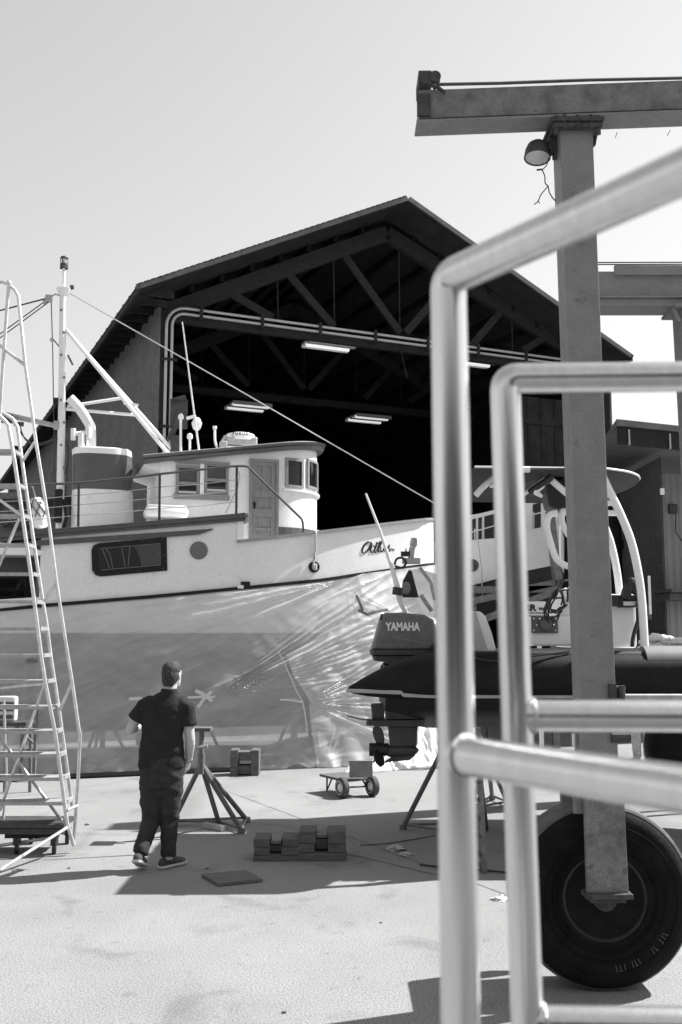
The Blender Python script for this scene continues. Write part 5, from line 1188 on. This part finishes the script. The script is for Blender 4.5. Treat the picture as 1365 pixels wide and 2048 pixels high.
b = MB(); b.tube([lp(u, v, .1) for u, v in B_px], .0165, 8); b.tube([lp(18, 566, .1), lp(8, 705, .1), lp(0, 830, .1), lp(-14, 1000, .1)], .018, 8); b.tube([lp(-40, 665, .1), lp(0, 691, .1), lp(51, 731, .1)], .016, 8); b.ball(lp(18, 566, .1), .028, 8); b.build('guard_rail', M_['alu'], rl_, smooth=True)
tv = [900, 969, 1030, 1089, 1147, 1203, 1257, 1311, 1363, 1415, 1464, 1511, 1558, 1607]
def interp(px, v):
    for (u0, v0), (u1, v1) in zip(px, px[1:]):
        if v0 <= v <= v1: return u0 + (u1 - u0) * (v - v0) / (v1 - v0)
    return px[-1][0]
for v in tv:
    a = lp(interp(C_[2:], v), v); c = lp(interp(D_[2:], v), v, .28); zt = a.z
    b = MB(); b.box((a.x - .5, LY + .14, zt), (1.0, .24, .02), None, .004); b.box((a.x - .5, LY + .012, zt - .004), (1.0, .012, .03)); b.bar((a.x, LY, zt), (c.x, LY + .28, zt), .025, .035); b.build('tread', M_['alu_dull'], rl_)
b = MB()
for p, q in (((91, 1365, 0), (0, 1621, .1)), ((0, 1475, .2), (132, 1652, .25)), ((135, 1655, -.05), (0, 1740, -.7)), ((0, 1691, .1), (112, 1674, .1)), ((0, 1712, .25), (60, 1708, .25)), ((-20, 1378, 0), (90, 1367, 0)), ((89, 1204, .05), (113, 1162, .1)), ((145, 1365, .1), (120, 1420, .25)), ((135, 1620, 0), (155, 1611, .1)), ((72, 881, .1), (44, 925, .28)), ((-10, 1150, .3), (40, 1035, 0)), ((0, 1000, -.05), (44, 1032, 0))):
    b.tube([lp(*p), lp(*q)], .015, 8)
b.tube([lp(8, 1400, .3), lp(14, 1560, .3), lp(5, 1660, .3)], .014, 6)
split_build(b, 'brace', M_['alu'], rl_, True)
b = MB(); a = lp(128, 1652); b.box((a.x - .6, LY + .2, a.z), (1.2, .45, .03)); b.box((a.x - .6, LY + .02, a.z - .05), (1.2, .04, .05)); b.box((a.x - .35, LY + .2, a.z - .12), (.5, .06, .05)); b.build('base_platform', M_['steel_dark'], rl_)
for u, v, d in ((31, 1690, .05), (106, 1692, .05), (30, 1680, .5), (106, 1682, .5)):
    p = Vector((lp(u, v).x, LY + d, .05)); b = MB(); b.lathe([(.02, -.02), (.05, -.018), (.052, 0), (.05, .018), (.02, .02)], p, (1, .2, 0), 18); b.box(p + Vector((0, 0, .07)), (.05, .09, .06)); b.build('caster', M_['black'], rl_, smooth=False)
# ladder, bag and stool behind it
sl_ = thing('step_ladder', 'small wooden step ladder behind the rolling ladder against the plastic', 'ladder', G(60, 1556))
SY = G(60, 1556).y - .25
b = MB(); b.bar(P(54, 1298, SY + .3), P(41, 1556, SY - .1), .035, .05); b.bar(P(77, 1304, SY + .3), P(69, 1553, SY - .1), .035, .05); split_build(b, 'side_rail', M_['steel_mid'], sl_)
b = MB()
for v, u0, u1 in ((1322, 53, 76), (1366, 50, 74), (1410, 48, 73), (1452, 46, 72), (1500, 44, 71)): b.bar(P(u0, v, SY + .1), P(u1, v, SY + .1), .05, .025)
split_build(b, 'rung', M_['steel_mid'], sl_)
st = thing('work_stool', 'dark topped low work table behind the rolling ladder', 'table', G(10, 1560))
b = MB(); a = P(20, 1446, 13.2); b.box((a.x - .15, 13.2, a.z), (.85, .4, .05)); b.build('top', M_['steel_dark'], st)
for u, v in ((12, 1), (62, 1), (-20, 1)):
    b = MB(); p = P(u, 1450, 13.15); b.bar(p, Vector((p.x + .02, p.y, 0)), .035, .035); b.build('leg', M_['steel_mid'], st)
b = MB(); b.bar(P(30, 1450, 13.05), P(66, 1486, 13.05), .03, .03); b.build('brace', M_['steel_mid'], st)
b = MB(); a = P(15, 1442, 13.2); b.box(a + Vector((0, 0, .16)), (.24, .14, .32), None, .03); bag = b.build('paint_bag', M_['cream'], None, smooth=True)
tag(bag, 'pale printed bag standing on the low work table behind the rolling ladder', 'bag')
b = MB(); b.box(a + Vector((.0, -.073, .19)), (.2, .006, .12)); b.ball(a + Vector((-.03, -.07, .2)), (.05, .012, .05), 8); b.box(a + Vector((0, -.073, .06)), (.19, .005, .05)); b.build('print', M_['band'], bag)

# ------------------------------------------------------------------ hand cart
ax_ = Vector((.84, .54, 0)).normalized(); dd = Vector((.54, -.84, 0)).normalized()
w1, w2 = G(685, 1596), G(745, 1592.5); cm_ = (w1 + w2) / 2; axv = (w2 - w1).normalized()
if True: ax_ = Vector((axv.x, axv.y, 0)).normalized(); ax_ = (ax_ + Vector((0, .25, 0))).normalized(); dd = Vector((ax_.y, -ax_.x, 0))
cart = thing('hand_cart', 'low two wheeled wooden hand cart with an upright end board on the concrete', 'cart', cm_)
for c in (w1, w2):
    c = c + Vector((0, 0, .125)); b = MB(); b.lathe([(.055, -.035), (.10, -.045), (.122, -.03), (.126, 0), (.122, .03), (.10, .045), (.055, .035)], c, ax_, 28); wl = b.build('wheel', M_['rubber'], cart, smooth=True)
    b = MB(); b.lathe([(.075, -.047), (.08, -.05), (.085, -.047)], c, ax_, 28, cap=False); b.lathe([(.02, -.06), (.05, -.04), (.055, -.036)], c, ax_, 18); b.build('rim', M_['cream'], wl, smooth=True)
zt = P(660, 1554, cm_.y + .25).z
b = MB(); rot = Matrix((ax_, dd * -1, Vector((0, 0, 1)))).transposed()
c = cm_ - dd * .3; b.box((c.x, c.y, zt), (.38, .62, .03), rot); b.build('deck', M_['timber'], cart)
b = MB(); c = cm_ + dd * .0; a, q = P(699, 1521, c.y), P(746, 1555, c.y); b.box(((a.x + q.x) / 2, c.y, (a.z + q.z) / 2), (q.x - a.x, .03, a.z - q.z), None, .004); b.build('end_board', M_['board'], cart)
b = MB(); b.tube([w1 + Vector((0, 0, .125)), w2 + Vector((0, 0, .125))], .012, 6)
for sgn in (-1, 1):
    l0 = cm_ - dd * .52 + ax_ * .13 * sgn; b.tube([Vector((l0.x, l0.y, zt - .02)), Vector((l0.x + .0, l0.y, .02)), Vector(((l0 + dd * .12).x, (l0 + dd * .12).y, zt - .02))], .012, 6)
    m0 = cm_ + ax_ * .13 * sgn; b.tube([Vector((m0.x, m0.y, .125)), Vector(((m0 - dd * .1).x, (m0 - dd * .1).y, zt))], .012, 6)
b.build('frame', M_['steel_dark'], cart)

# ------------------------------------------------------------------ timber blocks, plywood and litter
def cribbing(u0, u1, vb, hts, label):
    o = G((u0 + u1) / 2, vb); w_ = (u1 - u0) / FPX * o.y; t = thing('timber_block', label, 'timber block', o, 'nailed timber blocks')
    f = lambda fr: o.x - w_ / 2 + w_ * fr; z = 0; y = o.y
    h0, h1, h2, hm = hts
    b = MB(); b.box((o.x, y + .16, h0 / 2), (w_, .32, h0), None, .004); b.build('base_timber', M_['timber'], t)
    for f0, f1 in ((0.005, .36), (.61, .995)):
        zz_ = h0 + .002
        for hh, k in ((h1, 0), (h2, 1)):
            b = MB(); b.box(((f(f0) + f(f1)) / 2 + rnd.uniform(-.006, .006), y + .15 + rnd.uniform(0, .01), zz_ + hh / 2), (f(f1) - f(f0) - .004, .30, hh - .004), Matrix.Rotation(rnd.uniform(-.02, .02), 3, 'Z'), .005); b.build('end_timber', M_['timber'] if k == 0 else M_['timber'], t); zz_ += hh
    b = MB(); b.box(((f(.36) + f(.61)) / 2, y + .2, h0 + hm / 2 + .002), (f(.61) - f(.36) - .002, .2, hm - .03), None, .004); b.build('middle_timber', M_['timber'], t)
    b = MB(); b.box(((f(.36) + f(.61)) / 2, y + .22, h0 + hm + .012), (f(.61) - f(.36) - .01, .26, .03), None, .004); b.build('middle_board', M_['timber_lit'], t)
    return t
cribbing(508, 597, 1723, (.05, .07, .075, .085), 'low nailed timber block, left of the two beside the plywood sheet')
cribbing(598, 692, 1723, (.07, .08, .11, .12), 'taller nailed timber block, right of the two beside the plywood sheet')
b = MB(); q = [G(404, 1747, .03), G(437, 1766, .03), G(526, 1757, .03), G(492, 1739, .03)]; b.prism([p - Vector((0, 0, .024)) for p in q], (0, 0, .022)); tag(b.build('plywood_sheet', M_['ply']), 'thin square of plywood lying flat on the shaded concrete', 'plywood')
def crumple(u, v, r, label, m, n=1):
    t_ = bmesh.new(); bmesh.ops.create_icosphere(t_, subdivisions=3, radius=r); c = G(u, v)
    for vx in t_.verts:
        k = 1 + .9 * noise.noise(vx.co * (2.2 / r) + Vector((u, v, 0)) * .1); vx.co = Vector((vx.co.x * k * 1.3, vx.co.y * k, max(-.1 * r, vx.co.z * k * .6)))
    b = MB(); b.merge(t_, Matrix.Translation(c + Vector((0, 0, r * .12)))); return tag(b.build('litter', m), label, 'litter')
crumple(1003, 1800, .045, 'crumpled white paper on sunlit concrete beside the second railing post', M_['rag'])
crumple(792, 1700, .06, 'pale crumpled rag on the shaded concrete right of the timber blocks', M_['conduit'])
crumple(812, 1712, .045, 'smaller pale rag scrap on the shaded concrete, beside the larger rag', M_['conduit'])
crumple(415, 1738, .012, 'dark pebble beside the plywood sheet', M_['steel_dark']); crumple(138, 1737, .012, 'dark pebble at the shadow edge left of the man', M_['steel_dark']); crumple(568, 2026, .010, 'dark pebble on open concrete at the bottom of the picture', M_['steel_dark']); crumple(174, 1650, .018, 'dark pebble right of the rolling ladder foot', M_['steel_dark'])
crumple(762, 1846, .008, 'tiny dark pebble on open concrete left of the nearest railing post', M_['steel_dark'])
b = MB(); b.tube(crom([G(840, 1729, .015), G(880, 1733, .015), G(930, 1737, .015), G(985, 1742, .015), G(1040, 1746, .015), G(1100, 1744, .015)], 5), .008, 6); tag(b.build('hose', M_['black'], None, smooth=True), 'dark hose crossing the shaded concrete between the two railing posts', 'hose'); b = MB(); b.tube(crom([G(720, 1690, .01), G(760, 1688, .01), G(800, 1683, .01), G(870, 1671, .01)], 5), .005, 6); tag(b.build('hose', M_['black'], None, smooth=True), 'thin dark cord on the concrete just right of the timber blocks', 'hose')
b = MB(); c = P(1318, 1298, 11.8)
for k in range(26):
    b.ball(c + Vector((rnd.uniform(-.18, .12), rnd.uniform(-.1, .1), rnd.uniform(.0, .15))), (rnd.uniform(.04, .09), .05, rnd.uniform(.02, .05)), 8)
b.box(c + Vector((.35, 0, .1)), (.7, .2, .06)); b.box(c + Vector((.2, .1, -.04)), (1.0, .4, .06)); b.bar((c.x + .62, c.y, c.z - .05), (c.x + .62, c.y, 0), .06, .06); b.bar((c.x + .62, c.y + .25, c.z - .05), (c.x + .62, c.y + .25, 0), .06, .06); tag(b.build('covered_bench', M_['rag'], None), 'white cloth heap on a bench beyond the inflatable boat at right edge', 'bench')

# ------------------------------------------------------------------ stainless railings
PR = .0241
def rails(name, label, loc, pieces, welds):
    t = thing(name, label, 'railing', loc)
    for nm, pts in pieces:
        b = MB(); b.tube(pts, PR, 32); b.build(nm, M_['stainless'], t, smooth=True)
    for c, ax, in welds:
        b = MB(); n = 40; x, y, z = b.frame(c, c + ax); pts = [c + (x * math.cos(2 * math.pi * k / n) + y * math.sin(2 * math.pi * k / n)) * (PR + .0015) for k in range(n + 1)]
        b.tube(pts, .002, 6); b.build('weld', M_['weld'], t, smooth=True)
    return t
def corner(p, a, c, r, n=8):
    """rounded corner at p between directions to a and c"""
    u = (a - p).normalized(); w_ = (c - p).normalized(); return [p + u * r * (1 - k / n) ** 2 + w_ * r * (k / n) ** 2 for k in range(n + 1)]
Y1 = 1.285
top1, bot1 = P(897, 556, Y1), P(906, 2400, Y1); bot1 = top1 + Vector((.004, -.0, -1.35))
d1 = G(1365, 345, top1.z) - top1; d1.z = 0; d1.normalize()
e1 = top1 + d1 * .85; m1 = P(905, 1508, Y1); zlow = top1 - Vector((0, 0, 1.05))
e1.z = top1.z
rails('stainless_railing', 'nearer stainless pipe railing whose top rail slants to the upper right corner', (bot1.x, bot1.y, bot1.z),
      [('top_rail', [e1] + corner(top1, e1, bot1, .022) + [bot1]), ('middle_rail', [m1 + d1 * .012, m1 + d1 * .85])], [(m1 + d1 * (PR + .002), d1)])
Y2 = 1.56
top2 = P(1010, 757, Y2); bot2 = P(1055, 2048, Y2); dn = (bot2 - top2).normalized(); bot2 = top2 + dn * 1.30
d2 = P(1365, 751, Y2 - .0) - top2; d2 = Vector((d2.x, -.012, 0)).normalized(); e2 = top2 + d2 * 1.5
m2 = P(1034, 1431, Y2); l2 = P(1054, 2043, Y2)
rails('stainless_railing', 'farther stainless pipe railing with level rails in front of the big tyre', (bot2.x, bot2.y, bot2.z),
      [('top_rail', [e2] + corner(top2, e2, bot2, .022) + [bot2]), ('middle_rail', [m2 + d2 * .012, m2 + d2 * 1.5]), ('bottom_rail', [l2 + d2 * .012, l2 + d2 * 1.5])], [(m2 + d2 * (PR + .002), d2), (l2 + d2 * (PR + .002), d2)])
# ------------------------------------------------------------------ people
def baked(mb, name, m, parent, voxel, smooth_it=3, disp=None):
    """voxel-merge overlapping closed forms into one continuous surface"""
    o = mb.build(name, m, parent)
    md = o.modifiers.new('r', 'REMESH'); md.mode = 'VOXEL'; md.voxel_size = voxel
    ms = o.modifiers.new('s', 'SMOOTH'); ms.factor = .5; ms.iterations = smooth_it
    bpy.context.view_layer.update()
    me = bpy.data.meshes.new_from_object(o.evaluated_get(bpy.context.evaluated_depsgraph_get())); o.modifiers.clear(); o.data = me
    if disp:
        me.calc_loop_triangles(); nn = [v.normal.copy() for v in me.vertices]
        for v, n_ in zip(me.vertices, nn): v.co += n_ * disp(v.co)
    for f in me.polygons: f.use_smooth = True
    me.materials.clear(); me.materials.append(m); return o
def hand(mb, wrist, direc, palm_n, side, curl=.5, s=1.0):
    """palm, four unequal bent fingers and a thumb; side = direction to the thumb"""
    d = Vector(direc).normalized(); n = Vector(palm_n); n = (n - d * n.dot(d)).normalized(); t = Vector(side); t = (t - d * t.dot(d) - n * t.dot(n)).normalized()
    mb.tube([wrist, wrist + d * .03 * s, wrist + d * .085 * s], [(.026 * s, .02 * s), (.036 * s, .02 * s), (.04 * s, .016 * s)], 12)
    for k, (off, L) in enumerate(((.028, .068), (.010, .078), (-.009, .072), (-.027, .056))):
        p = wrist + d * .082 * s + t * off * s; dr = d.copy(); pts = [p - d * .02]
        for j in range(3):
            pts.append(p); ang = curl * (.35 + .5 * j); dr = (d * math.cos(ang) + n * math.sin(ang)).normalized(); p = p + dr * L * s / 3
        pts.append(p); mb.tube(pts, [.0095 * s, .0095 * s, .009 * s, .0085 * s, .0065 * s], 8)
    p = wrist + d * .025 * s + t * .03 * s; mb.tube([wrist + d * .02 * s + t * .015 * s, p, p + (d * .7 + t * .6).normalized() * .035 * s, p + (d * .8 + t * .4 + n * .5).normalized() * .06 * s], [.013 * s, .012 * s, .0105 * s, .008 * s], 8)
def person(name, label, o, J, mats):
    """J: joints in metres from the ground point o"""
    o = Vector(o); t = thing(name, label, 'person', o); g = lambda k: o + Vector(J[k])
    body = MB(); hd = g('head'); nk = g('neck')
    turn = J.get('turn', 0.0); fw = Vector((math.sin(turn), math.cos(turn), 0)); rt = Vector((math.cos(turn), -math.sin(turn), 0)); up = Vector((0, 0, 1))
    HS = 1.0
    body.loft([[hd + up * z + fw * (cy + ry * math.sin(2 * math.pi * k / 20)) + rt * (HS * rx * math.cos(2 * math.pi * k / 20)) for k in range(20)] for z, rx, ry, cy in
               ((-.115, .03, .03, .055), (-.10, .048, .062, .03), (-.07, .06, .085, .015), (-.03, .068, .095, .003), (.02, .073, .1, -.003), (.06, .071, .097, -.008), (.09, .055, .075, -.01), (.105, .025, .035, -.01))])
    body.tube([hd + fw * .09 + up * .02, hd + fw * .115 - up * .02, hd + fw * .1 - up * .03], [.009, .015, .012], 8)     # nose
    for s in (-1, 1):
        body.ball(hd + rt * .076 * s - fw * .008 - up * .012, (.012, .018, .034), 10); body.ball(hd + fw * .085 + rt * .028 * s + up * .006, (.013, .012, .009), 8); body.tube([hd + fw * .092 + rt * .012 * s + up * .022, hd + fw * .086 + rt * .045 * s + up * .022], .007, 6)
    body.tube([hd + fw * .09 - rt * .022 - up * .062, hd + fw * .098 - up * .06, hd + fw * .09 + rt * .022 - up * .062], .008, 6)   # mouth
    body.tube([nk - up * .08, nk, hd - up * .05 - fw * .01], [.075, .058, .055], 14)
    ch = g('chest'); body.tube([nk - up * .04, ch], [(.09, .06), (.16, .1)], 16)
    for s in ('l', 'r'):
        sh, el, wr = g(s + '_sh'), g(s + '_el'), g(s + '_wr')
        body.tube([ch.lerp(sh, .6), sh, sh.lerp(el, .5), el.lerp(sh, .06), el, el.lerp(wr, .2), el.lerp(wr, .6), wr], [.06, .055, .05, .042, .041, .045, .038, .028], 12)
        h = J[s + '_hand']; hand(body, wr, h[0], h[1], h[2], h[3])
        an = g(s + '_an'); kn = g(s + '_kn'); body.tube([kn, an, an - up * .03], [.05, .04, .04], 10)
    body.tube([ch, g('hip')], [(.15, .1), (.15, .1)], 14); body.tube([g('hip'), g('l_kn')], [.08, .05], 10); body.tube([g('hip'), g('r_kn')], [.08, .05], 10)
    bd = baked(body, 'body', mats['skin'], t, .0065, 3)
    hr = MB()                                            # hair: a cap over the back and crown
    hr.loft([[hd + up * z + fw * (cy + ry * math.sin(a)) + rt * (HS * rx * math.cos(a)) for a in [2 * math.pi * k / 20 for k in range(20)]] for z, rx, ry, cy in
             ((-.10, .045, .02, -.068), (-.075, .06, .045, -.056), (-.045, .07, .066, -.044), (-.01, .078, .085, -.03), (.03, .08, .092, -.02), (.07, .078, .095, -.015), (.10, .062, .08, -.012), (.118, .035, .05, -.01), (.123, .012, .02, -.01))])
    baked(hr, 'hair', mats['hair'], t, .007, 2, lambda c: .003 * noise.noise(c * 110) + .003 * noise.noise(c * 40))
    sh_ = MB(); W_ = J['shirt']
    rings = []
    for (x, y, z), rx, ry in W_:
        rings.append([o + Vector((x + rx * math.copysign(abs(math.cos(a)) ** .85, math.cos(a)), y + ry * math.copysign(abs(math.sin(a)) ** .85, math.sin(a)), z)) for a in [2 * math.pi * k / 28 for k in range(28)]])
    sh_.loft(rings)
    for s in ('l', 'r'):
        a, el = g(s + '_sh'), g(s + '_el'); c = o + Vector(W_[-3][0]); f = J.get('sleeve', .72)
        sh_.tube([c.lerp(a, .45), c.lerp(a, .85), a, a.lerp(el, .35), a.lerp(el, f), a.lerp(el, f + .02)], [.095, .09, .078, .076, .08, .074], 16)
    def fold(c):
        q = c; return .009 * noise.noise(Vector((q.x * 7, q.y * 7, q.z * 16))) + .004 * noise.noise(q * 24) + .009 * math.sin(q.z * 40 + q.x * 30 + 3 * noise.noise(q * 6)) * max(0, noise.noise(q * 5 + Vector((9, 0, 0))))
    sr = baked(sh_, 'shirt', mats['shirt'], t, .009, 3, fold)
    cl = MB(); cl.tube([nk - up * .05 - fw * .01, nk - up * .02 - fw * .012, nk + up * .035 - fw * .012], [(.088, .085), (.078, .078), (.072, .076)], 18); baked(cl, 'collar', mats['shirt'], sr, .007, 2)
    tr = MB(); hp_ = g('hip')
    tr.tube([hp_ + up * .14, hp_ + up * .04, hp_ - up * .05, hp_ - up * .12], [(.185, .135), (.195, .145), (.19, .145), (.17, .13)], 20); tr.tube([hp_ - up * .05, hp_ - up * .2], [(.1, .11), (.05, .08)], 14)
    for s, sx in (('l', -1), ('r', 1)):
        kn, an = g(s + '_kn'), g(s + '_an'); h0 = hp_ + Vector((sx * .088, 0, -.02)); th = h0.lerp(kn, .36)
        tr.tube([h0 + up * .04, h0.lerp(kn, .15), th, h0.lerp(kn, .7), kn, kn.lerp(an, .3), kn.lerp(an, .75), an], [.100, .107, .102, .089, .080, .076, .068, .066], 18)
    def tf(c):
        return .009 * noise.noise(Vector((c.x * 8, c.y * 8, c.z * 17))) + .010 * max(0, math.sin(c.z * 55 + c.x * 25 + 4 * noise.noise(c * 5))) * max(0, noise.noise(c * 4) + .3)
    baked(tr, 'trousers', mats['trousers'], t, .009, 3, tf)
    for s in ('l', 'r'):
        a, b_, lift = o + Vector(J[s + '_heel']), o + Vector(J[s + '_toe']), 0; d = (b_ - a).normalized(); an = g(s + '_an')
        so = MB()
        side = d.cross(up).normalized(); nrm = side.cross(d).normalized()
        if nrm.z < 0: nrm = -nrm
        L = (b_ - a).length
        so.loft([[a + d * f * L + side * w_ * math.cos(q) + nrm * (h_ * .5 + .5 * h_ * math.sin(q)) for q in [2 * math.pi * k / 14 for k in range(14)]] for f, w_, h_ in ((-.02, .02, .05), (.03, .036, .075), (.2, .04, .10), (.4, .043, .095), (.65, .05, .07), (.85, .045, .055), (.97, .028, .04), (1.0, .012, .025))])
        so.tube([a + d * .2 * L + nrm * .05, an - up * .01], [.042, .045], 12); shoe = baked(so, 'shoe', mats['shoe'], t, .006, 2)
        sl2 = MB(); sl2.loft([[a + d * f * L + side * w_ * x_ + nrm * z_ for x_, z_ in ((-1, 0), (1, 0), (1.04, .02), (-1.04, .02))] for f, w_ in ((-.05, .022), (0.0, .038), (.2, .042), (.45, .042), (.68, .053), (.88, .047), (1.0, .026), (1.03, .012))]); sl2.build('sole', mats['sole'], shoe, smooth=False)
    return t
# man in black, seen from behind, looking at the boat
MY = G(325, 1737).y; K = MY / FPX
mo = Vector((G(325, 1737).x, MY, 0))
def mj(u, v, y=0.0): q = P(u, v, MY) - mo; return (q.x, y, q.z)
hx = K
man = person('person', 'man in dark polo and trousers seen from behind, one hand in his pocket', mo, dict(
    head=mj(344, 1350, .03), neck=mj(340, 1385, .0), turn=R(22), chest=mj(331, 1425, 0), hip=mj(324, 1545, 0),
    l_sh=mj(290, 1412, .0), l_el=mj(260, 1459, .0), l_wr=mj(280, 1455, .24), l_hand=((.5, 1, .15), (0, -.2, 1), (-.6, .4, .6), .9),
    r_sh=mj(372, 1412, .0), r_el=mj(382, 1478, -.01), r_wr=mj(376, 1524, .05), r_hand=((-.3, .15, -1), (-1, .2, 0), (0, 1, 0), .4),
    l_kn=mj(302, 1640, .0), l_an=mj(287, 1700, -.14), r_kn=mj(339, 1640, .02), r_an=mj(337, 1712, .0),
    l_heel=mj(284, 1712, -.24), l_toe=((284 - 325) * K + .02, .0, .012), r_heel=mj(322, 1735, -.03), r_toe=((362 - 325) * K + .0, .19, .012), sleeve=.58,
    shirt=[(mj(324, 1536, 0), .196, .13), (mj(324, 1532, 0), .204, .137), (mj(324, 1500, 0), .196, .132), (mj(325, 1470, 0), .182, .128), (mj(328, 1435, 0), .186, .132), (mj(330, 1412, 0), .185, .12), (mj(333, 1396, 0), .14, .1), (mj(337, 1384, 0), .085, .08)]),
    dict(skin=M_['skin'], hair=M_['hair'], shirt=M_['shirt'], trousers=M_['trousers'], shoe=M_['shoe'], sole=M_['sole']))
b = MB(); p = mo + Vector(mj(376.5, 1520, .05)); b.lathe([(.033, -.012), (.037, 0), (.033, .012)], p, (-.15, .1, 1), 18); b.build('wristwatch', M_['alu'], man, smooth=True)
b = MB(); p = mo + Vector(mj(289, 1446, .36)); b.box(p, (.075, .012, .15), Matrix.Rotation(R(-30), 3, 'X'), .004); tag(b.build('phone', M_['black']), 'dark phone held in front of the man in the dark polo', 'phone')
# second person beyond the inflatable boat: only the pale trouser legs show
po = G(1284, 1526)
person('person', 'person in pale trousers behind the inflatable boat, only the legs showing', po, dict(
    head=(0, .02, 1.6), neck=(0, 0, 1.45), turn=R(-60), chest=(0, 0, 1.28), hip=(0, 0, .86), l_sh=(-.17, 0, 1.34), l_el=(-.2, .03, 1.08), l_wr=(-.18, .12, .86), l_hand=((0, .2, -1), (1, 0, 0), (0, 1, 0), .5),
    r_sh=(.17, 0, 1.34), r_el=(.2, .03, 1.08), r_wr=(.18, .12, .86), r_hand=((0, .2, -1), (-1, 0, 0), (0, 1, 0), .5), l_kn=(-.08, 0, .45), l_an=(-.06, .02, .09), r_kn=(.1, -.03, .45), r_an=(.1, .0, .09),
    l_heel=(-.02, .03, 0.0), l_toe=(-.24, -.06, .01), r_heel=(.1, .03, 0), r_toe=(.02, -.2, .01), sleeve=.7,
    shirt=[((0, 0, .84), .19, .13), ((0, 0, .9), .19, .13), ((0, 0, 1.1), .18, .125), ((0, 0, 1.3), .185, .13), ((0, 0, 1.36), .17, .12), ((0, 0, 1.41), .12, .09), ((0, 0, 1.45), .08, .07)]),
    dict(skin=M_['skin'], hair=M_['hair'], shirt=M_['band'], trousers=M_['jeans'], shoe=M_['shoe'], sole=M_['steel_dark']))
# ------------------------------------------------------------------ out of view: dark backdrop added for the pipes to mirror, and the landing
wk = thing('mirror_backdrop', 'unseen dark backdrop added behind the photographer for the stainless pipes to mirror', 'building', (0, -7, 0))
b = MB(); b.box((2, -7.2, 2.0), (34, .3, 4.0)); b.build('wall', M_['shed_dark'], wk)  # wall, roof and doors all belong to the added backdrop
b = MB(); b.box((2, -7.6, 4.1), (36, 3, .2)); b.build('roof', M_['fascia'], wk)
for x in (-8, -1, 6):
    b = MB(); b.box((x, -7.02, 1.6), (3.2, .06, 3.2)); b.build('door', M_['band'], wk)
pf = thing('landing', 'dark plank landing that carries the stainless railings', 'landing', (1.2, .9, 0))
b = MB(); b.prism([(.10, 1.20, 1.26), (.22, 1.62, 1.26), (3.2, 1.6, 1.26), (3.2, -2.6, 1.26), (1.9, -2.6, 1.26)], (0, 0, .06)); b.build('deck', M_['timber'], pf)
for x, y in ((.35, 1.3), (2.9, 1.4), (2.2, -2.3), (3.0, -2.3)):
    b = MB(); b.box((x, y, .63), (.12, .12, 1.26)); b.build('post', M_['timber'], pf)
